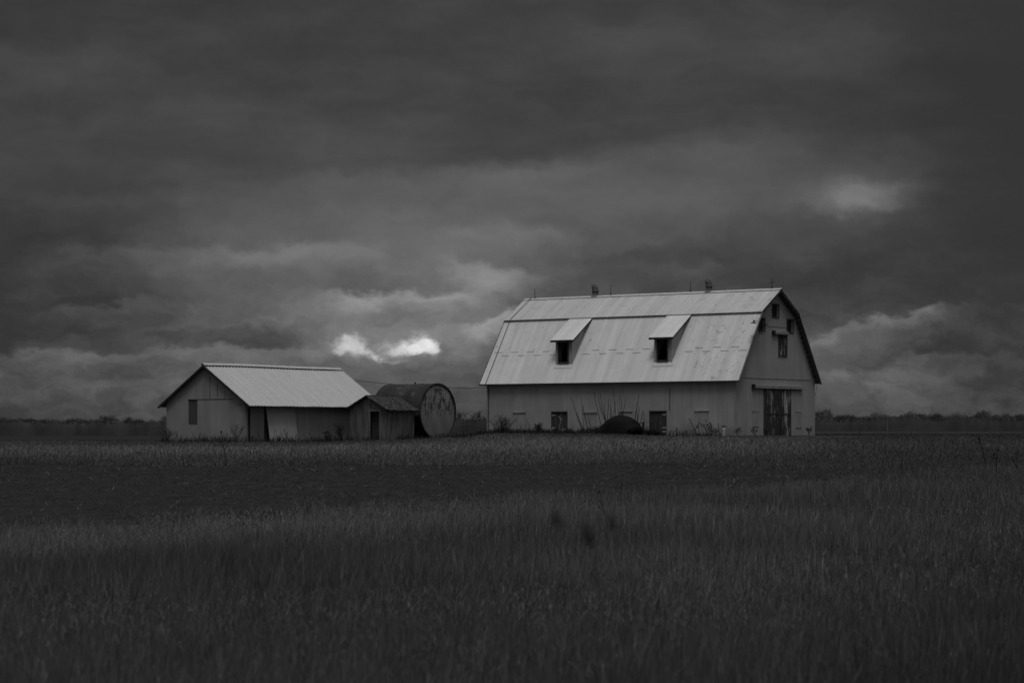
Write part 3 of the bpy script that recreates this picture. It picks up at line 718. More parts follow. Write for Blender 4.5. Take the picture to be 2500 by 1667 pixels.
b = MB(); frame(b, 4.11, 4.79, 1.29, 2.75, .03, -.02, -.003, 'x'); b.build('window_frame', 'frame', sh)
# black sheet and wedge stand in for opening and gap shade; hanging door panel
b = MB(); b.box(1.72, 4.4, .22, .26, -.3, swz); b.build('opening_backing', 'black', shed)
b = MB(); b.hexa([(1.97, -.34, -.1), (4.66, -.30, -.05), (4.66, -.26, -.05), (1.97, -.30, -.1), (1.84, -.06, 2.30), (4.52, -.06, 2.30), (4.52, -.02, 2.30), (1.84, -.02, 2.30)])
b.build('door_panel', 'panel', shed)
b = MB(); b.hexa([(1.74, -.09, -.3), (1.94, -.09, -.3), (1.94, .02, -.3), (1.74, .02, -.3), (1.73, -.05, 2.32), (1.80, -.05, 2.32), (1.80, .02, 2.32), (1.73, .02, 2.32)]); b.build('gap_shade_wedge', 'black', shed)
b = MB(); b.box(.24, .36, -.07, -.003, -.1, 2.32); b.build('downspout', 'black', shed)
b = MB(); b.box(-.70, 4.8, -.16, -.05, 2.36, 2.50); b.build('door_rail', 'frame', shed)
b = MB(); b.box(-.025, .09, -.03, -.003, -.4, swz - .05); b.build('corner_trim', 'side_trim', shed)
# roof with raised ribs
def sslope(side, y, lift=0.):
    # height of roof plane
    yy = y if side < 0 else SW - y
    return SE + (yy + SO) * ssl + lift
b = MB()
x0, x1 = -SV, SL + SV; rib = .305; prof = []
x = x0
while x < x1 - .02:
    prof += [(x, 0.), (min(x + .20, x1), 0.), (min(x + .225, x1), .032), (min(x + .280, x1), .032)]; x += rib
prof.append((x1, 0.))
pp = [prof[0]]
for q in prof[1:]:
    if q[0] > pp[-1][0] + 1e-4: pp.append(q)
for side in (-1, 1):
    ya, yb = (-SO, SW / 2) if side < 0 else (SW + SO, SW / 2)
    N = len(pp); vs = []
    for (x, h) in pp:
        s = .02 * math.sin(x * .5)
        vs += [(x, ya, SE + h + .012 * math.sin(x * 2.3)), (x, yb, SR + h + s)]
    for (x, h) in pp: vs += [(x, ya, SE - .02), (x, yb, SR - .02)]
    fs = []
    for i in range(N - 1):
        a = 2 * i; f = (a, a + 2, a + 3, a + 1); fs.append(f if side < 0 else f[::-1])
        c = a + 2 * N; f = (c, c + 1, c + 3, c + 2); fs.append(f if side < 0 else f[::-1])
        fs.append((a, c, c + 2, a + 2)); 
    fs.append((0, 1, 1 + 2 * N, 2 * N)); fs.append((2 * N - 2, 4 * N - 2, 4 * N - 1, 2 * N - 1))
    b.add(vs, fs)
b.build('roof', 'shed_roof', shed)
b = MB()
for s in (-1, 1):
    for i in range(8):
        xa = x0 - .02 + (x1 - x0 + .04) * i / 8; xb = x0 - .02 + (x1 - x0 + .04) * (i + 1) / 8 - .004
        za = SR + .105 + .02 * math.sin(xa * .5); zb = SR + .105 + .02 * math.sin(xb * .5)
        if i == 7: zb -= .03
        f = [(xa, SW / 2, za), (xb, SW / 2, zb), (xb, SW / 2 + s * .20, zb - .13), (xa, SW / 2 + s * .20, za - .13)]
        if s < 0: f = f[::-1]
        b.quadslab(*f, .012)
b.cur = 1
x = x0 + .05
while x < x1:
    b.box(x, x + .20, SW / 2 - .215, SW / 2 - .205, SR - .215 * ssl, SR - .205 * ssl + .045); x += rib
b.build('ridge_cap', ['cap_metal', 'dark_gap'], shed)
b = MB()
for side in (-1, 1):
    ya, yb = (-SO + .02, SW / 2) if side < 0 else (SW + SO - .02, SW / 2)
    f = [(x0 + .03, ya, SE - .03), (x1 - .03, ya, SE - .03), (x1 - .03, yb, SR - .03), (x0 + .03, yb, SR - .03)]
    if side > 0: f = f[::-1]
    b.quadslab(*f, .03)
b.build('soffit', 'soffit', shed)
for xx in (x0 + .02, x1 - .02):
    for ya in (-SO, SW + SO):
        b = MB(); b.bar((xx, ya, SE - .08), (xx, SW / 2, SR - .08), .03, .15); b.build('rake_board', 'black', shed)

# ------------------------------------------------------------------ small shack
THK = .63; GK = 1.14
shack = empty('wooden_shack', (-7.957, 154., GK), math.pi / 2 - THK)
tag(shack, 'small dark weathered shack with curled shingle roof, between long shed and round tank', 'shack')
KW, KL = 3.09, 2.77; kr = 2.90
k_sl_r = (2.96 - 2.015) / (1.57 + .25); 
kzr = 2.015 + .25 * k_sl_r - .06; k_sl_l = (2.96 - 2.16) / (KW + .16 - 1.57); kzl = 2.16 + .16 * k_sl_l - .06
b = MB(); b.sheet_holes([(0, -.5), (KW, -.5), (KW, kzl), (1.57, 2.88), (0, kzr)], [rect(.62, 1.40, -.3, 1.92)], lambda p, d: (d, p[0], p[1]), .08)
b.build('gable_wall', 'shack', shack)
b = MB(); b.sheet_holes([(0, -.5), (KW, -.5), (KW, kzl), (1.57, 2.88), (0, kzr)], [], lambda p, d: (KL - d, p[0], p[1]), .08)
b.box(.081, KL - .081, 0, .08, -.5, kzr); b.box(.081, KL - .081, KW - .08, KW, -.5, kzl)
b.build('wall', 'shack', shack)
b = MB(); b.box(.25, .28, .5, 1.5, -.3, 2.0); b.build('doorway', 'dark_wood', shack)
M['grey_batten'] = plain('grey_battens', .12, .19, (1, 1, .5), 3., .95)
for q in ((-.025, -.003, 1.40, 1.46, -.3, 1.95), (-.025, -.003, .56, .62, -.3, 1.95), (-.03, -.003, .50, 1.60, 1.952, 2.06)):
    b = MB(); b.box(*q); b.build('door_frame', 'grey_batten', shack)
for x in (.08, .72, 1.30, 1.86, 2.66):
    b = MB(); b.box(x, x + .07, -.026, -.003, -.3, kzr - .222); b.build('batten', 'grey_batten', shack)
b = MB(); b.box(.08, 2.7, -.03, -.003, kzr - .22, kzr - .12); b.build('batten', 'grey_batten', shack)
b = MB(); rr = random.Random(5)
def shing(ye, ze, sgn, rows=13):
    yr = 1.57
    for r in range(rows):
        f0 = r / rows; f1 = min((r + 1.5) / rows, 1.0)
        x = -.24
        while x < KL + .22:
            w = rr.uniform(.07, .16)
            if rr.random() > .05:
                ya, yb = ye + (yr - ye) * (f0 - rr.uniform(0, .03)), ye + (yr - ye) * f1
                za, zb = ze + (2.96 - ze) * f0, ze + (2.96 - ze) * f1
                curl = rr.uniform(.010, .03) if rr.random() < .85 else rr.uniform(.03, .07)
                sk = rr.uniform(-.02, .02)
                q = [(x, ya, za + curl), (x + w - .008, ya, za + curl + sk), (x + w - .008, yb, zb + .004), (x, yb, zb + .004)]
                if sgn > 0: q = q[::-1]
                b.quadslab(*q, .012)
            x += w
shing(-.25, 2.015, -1); shing(KW + .16, 2.16, 1)
b.quadslab((-.2, -.23, 1.99), (KL + .2, -.23, 1.99), (KL + .2, 1.57, 2.93), (-.2, 1.57, 2.93), .03)
b.quadslab((-.2, 1.57, 2.93), (KL + .2, 1.57, 2.93), (KL + .2, KW + .14, 2.14), (-.2, KW + .14, 2.14), .03)
b.box(-.22, KL + .2, 1.50, 1.64, 2.96, 3.0)
b.build('shingle_roof', 'shingle', shack)

# ------------------------------------------------------------------ big fuel tank
TC = (-4.84, 158.0, 3.12); TR = 1.845; TLN = 4.15
ta = math.atan2(-.619, .785)               # local +x = the way the pale face looks
tank = empty('storage_tank', (TC[0], TC[1], 1.25), ta)
tag(tank, 'huge rusty cylindrical tank lying on its side with flaking pale round end', 'tank')
zc = TC[2] - 1.25
def ring(x, r, n=64): return [(x, r * math.sin(2 * math.pi * k / n), r * math.cos(2 * math.pi * k / n) + zc) for k in range(n)]
def loft(b, rings, cap0=False, cap1=False):
    n = len(rings[0]); vs = [p for q in rings for p in q]; fs = []
    for i in range(len(rings) - 1):
        for k in range(n): a = i * n + k; c = i * n + (k + 1) % n; fs.append((a, a + n, c + n, c))
    if cap0: fs.append(tuple(range(n)))
    if cap1: fs.append(tuple((len(rings) - 1) * n + k for k in reversed(range(n))))
    b.add(vs, fs)
b = MB(); xs_ = [-TLN, -TLN * .66, -TLN * .33, -.08]
loft(b, [ring(-TLN - .10, TR * .6), ring(-TLN, TR * .985)] + [ring(x, TR * .985) for x in xs_[1:]], cap0=True)
for x in (-TLN + .02, -TLN * .66, -TLN * .33): loft(b, [ring(x, TR * .98), ring(x, TR * .995), ring(x + .05, TR * .995), ring(x + .05, TR * .98)])
b.build('shell', 'tank', tank, False)
b = MB(); loft(b, [ring(-.10, TR * .97), ring(-.10, TR), ring(.03, TR), ring(.03, TR * .955), ring(-.02, TR * .95)]); b.build('end_rim', M['tank'], tank)
fm = MB(); 
rings = []
for i in range(7): r = TR * .952 * (1 - i / 7.); rings.append([(x, y, z - zc) for x, y, z in ring(-.03 - .004 * i, r)])
loft(fm, rings, cap1=True); fo = fm.build('end_plate', 'tank_face', tank); fo.location = (0, 0, zc)
# faded letters high on the end plate
b = MB()
def stroke(pts, r=.022): b.tube([(-.02, y, z + zc) for y, z in pts], r, 4)
def oval(cy, cz, ry, rz, a0=0, a1=6.3): stroke([(cy + ry * math.cos(a0 + (a1 - a0) * i / 14), cz + rz * math.sin(a0 + (a1 - a0) * i / 14)) for i in range(15)])
oval(-.20, 1.36, .10, .11); stroke([(-.06, 1.50), (.04, 1.27), (.10, 1.50)]); stroke([(.20, 1.49), (.20, 1.14)]); oval(.22, 1.32, .17, .17, -1.5, 1.5)
b.build('painted_mark', 'tank', tank)
b = MB(); b.tube([(-1.95, 0, zc + TR * .98), (-1.95, 0, zc + TR + .07)], .06, 8); b.build('filler_cap', 'black', tank)
for x in (-.7, -3.2):
    b = MB(); b.box(x - .15, x + .15, -1.1, 1.1, -.4, .14); b.build('cradle', 'dark_wood', tank)

# ------------------------------------------------------------------ overhead wire from the shed gable to the barn
def barn_w(a, bb, z): 
    return Vector((13.712 + a * math.sin(TH) - bb * math.cos(TH), 148 + a * math.cos(TH) + bb * math.sin(TH), GB + z))
def shed_w(a, bb, z):
    return Vector((-16.53 + a * math.sin(THS) - bb * math.cos(THS), 150 + a * math.cos(THS) + bb * math.sin(THS), GS + z))
p0, p1 = shed_w(SL + .02, SW / 2, 4.30), barn_w(-.04, 15.9, 3.26)
b = MB(); pts = []
for i in range(33):
    t = i / 32; p = p0.lerp(p1, t); p.z -= .40 * 4 * t * (1 - t) ** 1.0 * (0.55 + .75 * t) * .9
    pts.append(p)
b.tube(pts, .018, 5); tag(b.build('overhead_wire', 'black'), 'thin dark wire sagging from the long shed over the tank to the barn', 'wire')

# ------------------------------------------------------------------ plants: stems, shrubs, weeds
def at_wall(u, v, a=-1.2):
    """point on the vertical plane a metres before the barn's long wall, seen where the photograph has (u, v)"""
    k = (u - 1250) / 5903.; C = barn_w(a, 0, 0); dx, dy = -math.cos(TH), math.sin(TH)
    s = (k * C.y - C.x) / (dx - k * dy); q = Vector((C.x + s * dx, C.y + s * dy, 0)); q.z = EYE + (1059 - v) * q.y / 5903.
    return q
def s5(x, y): return 1150 + x * .19133, 900 + y * .19133
def s6(x, y): return 1550 + x * .21259, 900 + y * .21259
def gz(x, y): return float(ground_z(x, y))
def canes(label, lst, a, f=s5, r=.030):
    base = [at_wall(*f(*q[-1]), a) for q in lst]
    c = sum(base, Vector()) / len(base); root = empty('sapling', (c.x, c.y, gz(c.x, c.y)))
    tag(root, label, 'sapling', 'bare saplings along the barn wall')
    for q in lst:
        pts = [at_wall(*f(*p), a + random.uniform(-.25, .25)) for p in q]
        last = pts[-1].copy(); last.z = gz(last.x, last.y) - .05; last.x += (pts[-1].x - pts[0].x) * .03; pts.append(last)
        # bend: subdivide
        out = []
        for i in range(len(pts) - 1):
            for t in (0, .34, .67): out.append(pts[i].lerp(pts[i + 1], t) + Vector((random.uniform(-.012, .012), 0, 0)))
        out.append(pts[-1]); n = len(out)
        b = MB(); b.tube([p - root.location for p in out], [r * (.38 + .62 * (i / (n - 1))) for i in range(n)], 5)
        b.build('stem', 'twig', root)
canes('pair of bare canes leaning left, beside the left plank door', [[(1275, 350), (1330, 520), (1425, 760)], [(1335, 560), (1370, 660), (1410, 760)]], -1.2)
canes('three thin bare canes before the ribbed window cover', [[(1405, 365), (1425, 560), (1435, 780)], [(1432, 460), (1445, 580), (1490, 760)], [(1495, 560), (1512, 680), (1530, 780)]], -1.3)
canes('tall spray of many bare canes rising behind the black dome', [
    [(1566, 290), (1595, 450), (1650, 680), (1680, 780)], [(1650, 315), (1680, 520), (1722, 690)], [(1620, 355), (1650, 500), (1720, 690)], [(1695, 430), (1705, 560), (1725, 700)],
    [(1762, 392), (1745, 560), (1735, 700)], [(1815, 232), (1835, 440), (1852, 620)], [(1870, 380), (1873, 520), (1888, 620)], [(1910, 335), (1925, 480), (1930, 620)],
    [(1893, 350), (1900, 480), (1905, 620)], [(1978, 365), (1955, 500), (1935, 620)], [(1795, 480), (1790, 600), (1780, 680)], [(1845, 430), (1820, 560), (1790, 680)], [(1775, 440), (1778, 560), (1775, 680)]], -1.0, r=.028)
canes('cluster of bare canes right of the black dome', [[(2145, 320), (2115, 500), (2085, 690)], [(2152, 480), (2135, 600), (2120, 720)], [(2108, 510), (2122, 620), (2125, 720)],
    [(2195, 525), (2170, 650), (2150, 720)], [(2202, 550), (2206, 650), (2207, 720)]], -1.2)

def bush_mb(h, w, n, seed, leaves=0, r0=.014):
    rr = random.Random(seed); st = MB(); lf = MB()
    def grow(p, d, L, r, lv):
        q = p + d * L; midp = p.lerp(q, .5) + Vector((rr.uniform(-.04, .04), rr.uniform(-.04, .04), 0)) * L
        st.tube([p, midp, q], [r, r * .8, r * .6], 4, False)
        if lv == 0:
            if leaves and rr.random() < leaves: lf.ball(q, rr.uniform(.010, .028), rr.uniform(.010, .02), rr.uniform(.012, .035), 5, 4)
            return
        for k in range(rr.choice((2, 3))):
            e = Vector((d.x + rr.uniform(-.7, .7), d.y + rr.uniform(-.7, .7), d.z + rr.uniform(-.25, .35))).normalized()
            grow(p.lerp(q, rr.uniform(.5, 1)), e, L * rr.uniform(.5, .85), r * .68, lv - 1)
    for i in range(n):
        a = rr.uniform(0, 6.28); s = rr.uniform(.1, 1) * w / h
        grow(Vector((rr.uniform(-.08, .08), rr.uniform(-.08, .08), -.05)), Vector((math.cos(a) * s, math.sin(a) * s, 1)).normalized(), h * rr.uniform(.38, .52), r0, 3)
    return st, lf
def shrub(label, u, a, h, w, n, seed, leaves=.5, name='shrub', cat='shrub', pos=None, group=None):
    q = pos or at_wall(u, 1060, a); g = gz(q.x, q.y); root = empty(name, (q.x, q.y, g))
    tag(root, label, cat, group)
    st, lf = bush_mb(h, w, n, seed, leaves); st.build('stem', 'twig', root)
    if lf.v: lf.build('foliage', 'bud', root)
shrub('bushy leafless shrub at the left corner of the barn', 1228, -1.0, 1.45, 1.0, 17, 4, .45)
shrub('small leafless shrub between ribbed cover and plank door', 1318, -.9, 1.0, .55, 8, 9, .5)
shrub('low scrubby shrub against the left side of the black dome', 1464, -1.9, .80, .25, 5, 13, .7)
shrub('low brown shrub right of the pale door panel of the long shed', 0, 0, .85, .35, 6, 17, .8, pos=shed_w(6.7, -1.0, 0))
shrub('wiry shrub at the near corner of the long shed', 0, 0, 1.35, .5, 4, 23, .4, pos=shed_w(-.6, .35, 0))
shrub('ragged shrub at the far left corner of the long shed', 0, 0, 1.15, .4, 5, 29, .3, pos=shed_w(-.5, 6.2, 0))
shrub('dark scrub in the shade where shed and shack meet', 0, 0, 1.2, .5, 7, 31, .5, pos=Vector((-10.9, 154.6, 0)))
shrub('low sprig left of the barn’s sliding door', 0, 0, .55, .35, 3, 37, .9, pos=barn_w(1.2, -.6, 0))
shrub('low sprig just before the ribbed cover left of the sliding door', 0, 0, .50, .22, 2, 41, .9, pos=barn_w(2.7, -.6, 0))
shrub('spreading sprig right of the barn’s sliding door', 0, 0, .62, .5, 3, 43, .9, pos=barn_w(7.9, -.6, 0))
shrub('dark tangle at the foot of the barn’s near corner', 0, 0, .50, .16, 3, 47, .6, pos=barn_w(-.3, -.35, 0))
# forked pale branch in front of the left plank door
b = MB(); P = lambda x, y: at_wall(*s5(x, y), -.6)
b.tube([P(1115, 790), P(1128, 730), P(1150, 660), P(1120, 600)], [.022, .02, .017, .008], 5); b.tube([P(1150, 660), P(1180, 625)], [.013, .007], 5); b.tube([P(1142, 650), P(1150, 575)], [.010, .005], 5)
tag(b.build('forked_branch', 'palewood'), 'pale forked branch standing before the left plank door', 'branch')
# dried teasels against the wall at right
def teasel(p, h, lean, n=3, seed=0, hr=.03, hl=.08):
    rr = random.Random(seed); root = empty('dried_teasel', p)
    st = MB(); hd = MB(); tip = Vector((lean, 0, h)); 
    k_ = .13 if hr < .02 else 1.
    st.tube([(0, 0, -.1), tip * .5 + Vector((.01, 0, 0)), tip], [.012 * k_, .010 * k_, .008 * k_], 5)
    ax = tip.normalized().to_track_quat('Z', 'Y').to_matrix()
    hd.ball(tip + tip.normalized() * hl * .5, hr, hr, hl * .62, 8, 6, ax); hd.build('seed_head', 'head_soft' if hr < .02 else 'bud', root)
    for k in range(n):
        f = rr.uniform(.4, .75); s = rr.choice((-1, 1)); e = tip * f; d = Vector((s * rr.uniform(.05, .12), rr.uniform(-.05, .05), rr.uniform(.15, .30) * h))
        st.tube([e, e + d * .5 + Vector((s * .02, 0, 0)), e + d], [.009, .008, .006], 4); hd = MB(); hd.ball(e + d + Vector((0, 0, hl * .3)), hr * .8, hr * .8, hl * .45, 8, 6); hd.build('seed_head', 'bud', root)
    st.build('stem', 'twig', root); return root
for i, (x, ytop) in enumerate([(705, 665), (738, 625), (768, 640), (810, 600), (828, 650), (855, 632), (862, 640), (885, 668), (908, 690), (930, 705)]):
    top = at_wall(*s6(x, ytop), -.7); g = gz(top.x, top.y)
    t_ = teasel((top.x, top.y, g), top.z - g, random.uniform(-.06, .04), 3, i, .035, .09)
    tag(t_, 'dark dried teasel in the stand before the ribbed cover near the barn’s right corner', 'weed', 'dried teasels at the barn wall')
t_ = teasel((at_wall(*s6(480, 700), -.7).x, at_wall(*s6(480, 700), -.7).y, gz(*at_wall(*s6(480, 700), -.7).xy)), .50, -.03, 2, 55, .03, .06)
tag(t_, 'short lone seed stalk right of the right plank door', 'weed')
def stick(label, p, q, r, name='leaning_pole', cat='pole', m='twig'):
    b = MB(); b.tube([p, (Vector(p) + Vector(q)) / 2 + Vector((.01, 0, 0)), q], [r, r * .9, r * .7], 6); tag(b.build(name, m), label, cat)
P = lambda x, y, a=-.6: at_wall(*s6(x, y), a)
stick('leaning pole against the barn wall left of the dried teasels', P(718, 775), P(625, 570, -.1), .028)
stick('short leaning stick between the dried teasels and the white canister', P(972, 770), P(953, 622, -.2), .024)
# white canister by the wall
q = at_wall(*s6(1022, 762), -.35); r0 = empty('canister', (q.x, q.y, GB - .12))
tag(r0, 'white upright canister with dark broken top against the barn wall', 'canister')
b = MB(); b.tube([(0, 0, 0), (0, 0, .50), (0, 0, .55), (0, 0, .57)], [.115, .115, .09, .06], 14); b.build('body', 'grey_can', r0, False)
b = MB(); b.tube([(0, 0, .575), (0, 0, .62)], .05, 10); b.bar((-.15, 0, .66), (.10, .03, .62), .05, .05); b.bar((-.05, 0, .58), (-.14, 0, .54), .04, .04); b.bar((.0, .02, .68), (.12, .02, .70), .05, .03); b.build('cap', 'black', r0)
# prop leaning on the sliding door
g0 = barn_w(5.13, -.30, -.34); g1 = barn_w(5.10, -.13, 1.25)
b = MB(); b.tube([g0, g0.lerp(g1, .55), g1], [.055, .045, .02], 6); tag(b.build('door_prop', 'black'), 'dark timber prop leaning on the peeling sliding door', 'prop')

# black dome before the long wall: a big overturned stock-tank shell, tilted
def z11(x, y): return 1440 + x / 11.76, 990 + y / 11.76
def dome():
    A = -2.2
    prof = [(290, 745), (380, 625), (480, 530), (560, 450), (640, 390), (760, 338), (850, 320), (930, 318), (1040, 330), (1120, 355), (1230, 430), (1310, 510), (1370, 590), (1410, 650), (1428, 700), (1420, 760)]
    P = [at_wall(*z11(*p), A) for p in prof]
    c = at_wall(*z11(880, 850), A); root = empty('overturned_tank', (c.x, c.y, gz(c.x, c.y)), math.pi / 2 - TH)
    tag(root, 'big black dome-shaped overturned tank shell lying in weeds before the barn wall', 'tank shell')
    Mi = (Matrix.Translation(root.location) @ Matrix.Rotation(math.pi / 2 - TH, 4, 'Z')).inverted()
    L = [Mi @ p + Vector((0, 0, .10)) for p in P]                      # outline in local y-z
    n = len(L); b = MB(); lay = 9; vs = []; fs = []
    for j in range(lay):
        f = j / (lay - 1); ang = f * math.pi; s = math.sin(ang) ** .55 if 0 < f < 1 else .02; off = -math.cos(ang) * .95
        for p in L:
            y = p.y * (.25 + .75 * s) ; z = -.25 + (p.z + .25) * (s if s > .05 else .05)
            cr = .035 * math.sin(p.y * 7.3 + j * 1.9) + .03 * math.sin(p.y * 13.1 - j * 2.7)
            vs.append((off + cr, y, z + cr * s * .7))
    for j in range(lay - 1):
        for i in range(n - 1): a = j * n + i; fs.append((a, a + 1, a + n + 1, a + n))
    b.add(vs, fs); b.build('shell', 'rubber', root, True)
    b = MB()                                     # the worn rim across its front
    Q = [Mi @ at_wall(*z11(*p), A - 1.02) for p in ((760, 800), (900, 745), (1060, 680), (1200, 625), (1300, 575))]
    b.tube([q + Vector((.32 - .05 * i, 0, 0)) for i, q in enumerate(Q)], [.02, .04, .05, .045, .02], 6); b.build('rim', 'rubber_lip', root)
dome()
# posts, wire and brush heap by the right plank door
def z11w(x, y, a): return at_wall(*z11(x, y), a)
for lab, x0_, y0_, x1_, y1_, r in (('slim dark fence post nearest the black dome', 1520, 465, 1505, 760, .045), ('slim dark fence post paired close to its left neighbour', 1545, 478, 1552, 760, .040), ('dark fence post before the right plank door', 1765, 490, 1775, 760, .06)):
    p = z11w(x1_, y1_, -1.5); p.z = gz(p.x, p.y) - .1; b = MB(); b.tube([p, z11w(x0_, y0_, -1.5)], [r, r * .85], 6); tag(b.build('fence_post', 'black'), lab, 'post', 'fence posts by the barn')
b = MB(); b.tube([z11w(1320, 485, -1.5), z11w(1430, 510, -1.5), z11w(1520, 478, -1.5), z11w(1700, 478, -1.5), z11w(1765, 492, -1.5)], .014, 5)
b.tube([z11w(1410, 745, -1.5), z11w(1520, 735, -1.5)], .014, 5)
tag(b.build('fence_wire', 'black'), 'slack wire strung between the dome and the dark fence posts', 'wire')
b = MB(); c = z11w(1800, 800, -1.7); g = gz(c.x, c.y); rr = random.Random(8)
for i in range(420):
    a = rr.gauss(0, .55); a = max(-1.0, min(1.0, a)); p = Vector((c.x - math.cos(TH) * a * .8, c.y + math.sin(TH) * a * .8 + rr.gauss(0, .2), g + rr.uniform(0, .34) * (1 - a * a)))
    d = Vector((rr.gauss(0, 1), rr.gauss(0, 1), rr.gauss(0, .35))).normalized() * rr.uniform(.08, .3)
    b.tube([p - d, p + d], [.016, .010], 4, False)
tag(b.build('brush_heap', 'bud'), 'low dark heap of brushwood before the right plank door', 'brush heap')
# small wooden frame between tank and barn
def px(u, v, y): return Vector(((u - 1250) / 5903. * y, y, EYE + (1059 - v) * y / 5903.))
r0 = empty('old_gate', (px(1134, 1068, 156).x, 156, gz(px(1134, 1068, 156).x, 156)))
tag(r0, 'small old wooden gate frame in the grass between tank and barn', 'gate')
b = MB(); o = r0.location
for u0, v0, u1, v1 in ((1126, 1040, 1126, 1075), (1144, 1039, 1144, 1075), (1126, 1040, 1144, 1039), (1126, 1060, 1144, 1060)): b.bar(px(u0, v0, 156) - o, px(u1, v1, 156) - o, .06, .05)
b.build('frame', 'dark_wood', r0)
b = MB(); b.bar(px(1128, 1058, 156.08) - o, px(1142, 1043, 156.08) - o, .05, .04); b.bar(px(1129, 1048, 156.08) - o, px(1140, 1066, 156.08) - o, .05, .04); b.build('brace', plain('grey_brace', .045, .07), r0)
# stake in the right meadow, far pale pole
r0 = px(2099.5, 1075, 150); gg = gz(r0.x, r0.y); root = empty('marker_stake', (r0.x, r0.y, gg)); tag(root, 'thin dark marker stake in the meadow right of the barn', 'stake')
b = MB(); b.tube([(0, 0, -.2), (0, 0, px(0, 1048, 150).z - gg)], .022, 6); b.build('stake', 'black', root)
b = MB(); b.box(.02, .17, -.01, .01, px(0, 1048, 150).z - gg - .09, px(0, 1048, 150).z - gg + .02); b.build('marker_plate', 'frame', root)
p = px(2167, 1051, 1200); b = MB(); b.tube([(p.x, p.y, -1), (p.x, p.y, px(0, 1022, 1200).z)], [.28, .2], 8); tag(b.build('pale_pole', plain('bleached_pole', .12, .15)), 'pale far pole standing before the right-hand woodland', 'pole')

# ------------------------------------------------------------------ blades of grass (numpy, one mesh per stand)
def blades(name, X, Y, H, Wd, shade, lean, segs, label, cat='grass', base=None, wind=.12, bendv=None):
    n = len(X); Z = ground_z(X, Y) - .02 if base is None else base
    az = RNG.uniform(0, 2 * np.pi, n); dx, dy = np.cos(az) * lean * H + wind * H * RNG.uniform(-.6, 1.2, n), np.sin(az) * lean * H
    fa = RNG.uniform(-.9, .9, n); wx, wy = np.cos(fa) * Wd / 2, np.sin(fa) * Wd / 2
    ts = np.linspace(0, 1, segs + 1); vs = []
    droop = RNG.uniform(0, .35, n) * np.clip(lean * 2.0, 0, 1)
    for t in ts[:-1]:
        cx, cy, cz = X + dx * t ** 1.8, Y + dy * t ** 1.8, Z + H * (t - droop * t ** 3); w = (1 - t * .6)
        vs += [np.stack([cx - wx * w, cy - wy * w, cz], -1), np.stack([cx + wx * w, cy + wy * w, cz], -1)]
    vs.append(np.stack([X + dx, Y + dy, Z + H * (1 - droop)], -1))
    V = np.stack(vs, 1); k = V.shape[1]; co = V.reshape(-1, 3); b0 = (np.arange(n) * k)[:, None]
    quads = [np.stack([b0[:, 0] + 2 * i, b0[:, 0] + 2 * i + 1, b0[:, 0] + 2 * i + 3, b0[:, 0] + 2 * i + 2], -1) for i in range(segs - 1)]
    tri = np.stack([b0[:, 0] + k - 3, b0[:, 0] + k - 2, b0[:, 0] + k - 1], -1)
    q = np.stack(quads, 1).reshape(-1, 4) if quads else np.zeros((0, 4), int)
    loops = np.concatenate([q.ravel(), tri.ravel()]); ls = np.concatenate([np.arange(len(q)) * 4, len(q) * 4 + np.arange(n) * 3])
    me = bpy.data.meshes.new(name); me.vertices.add(len(co)); me.vertices.foreach_set('co', co.astype(np.float32).ravel())
    me.loops.add(len(loops)); me.loops.foreach_set('vertex_index', loops.astype(np.int32)); me.polygons.add(len(ls)); me.polygons.foreach_set('loop_start', ls.astype(np.int32))
    me.update(calc_edges=True)
    at = me.attributes.new('shade', 'FLOAT', 'POINT')
    sh = np.repeat(shade[:, None], k, 1) * np.linspace(.7, 1.12, k)[None, :]      # paler straw tips, with base shading painted into the blade tone
    at.data.foreach_set('value', np.clip(sh, 0, 1).astype(np.float32).ravel())
    me.materials.append(M['grass'])
    o = bpy.data.objects.new(name, me); COL.objects.link(o); tag(o, label, cat, kind='stuff'); return o
def scatter(n, y0f, y1f, kmax=.245, power=1.0, pad=1.5):
    k = RNG.uniform(-kmax, kmax, n); lo, hi = y0f(k), y1f(k)
    u = RNG.uniform(0, 1, n); Y = np.sqrt(lo ** 2 + (hi ** 2 - lo ** 2) * u) if power == 1 else lo + (hi - lo) * u
    return k * Y + np.sign(k) * 0, Y
def tone(x, y): return .5 + .5 * np.tanh(lump(x, y, 9.) * .8 + lump(x + 50, y, 2.6) * .5)
# near meadow
NB = 760000
X, Y = scatter(NB, lambda k: 6.5 + 0 * k, edge_y, .25, 0)
rag = lump(X * 1.0, Y * 0 + X * .3, 1.3); keep = Y < edge_y(X / Y) - 2.2 * np.abs(rag) - 1.2 * np.abs(lump(X * 3., X * .7, 1.3)) - .9 * RNG.exponential(1, NB)
X, Y = X[keep], Y[keep]; n = len(X); T = tone(X, Y)
Hh = (.26 + .30 * tone(X * 1.7 + 30, Y * 1.7)) * RNG.uniform(.35, 1.25, n); Hh = np.clip(Hh, .12, .9)
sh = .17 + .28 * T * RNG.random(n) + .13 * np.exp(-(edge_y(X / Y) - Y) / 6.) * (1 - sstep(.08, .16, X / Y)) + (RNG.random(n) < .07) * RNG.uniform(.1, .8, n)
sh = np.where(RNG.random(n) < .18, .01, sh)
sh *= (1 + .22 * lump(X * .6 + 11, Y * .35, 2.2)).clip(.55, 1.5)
sh *= (1 - .34 * sstep(.08, .2, X / Y)) * (.72 + .5 * sstep(10, 34, Y))  # darker to the right: lens vignette painted into the blade tone
blades('near_meadow_grass', X, Y, Hh, (.0018 + Y * .00009) * RNG.uniform(.6, 1.5, n), sh, RNG.gamma(2., .10, n).clip(0, 1.1), 3, 'tall dry grass filling the foreground')
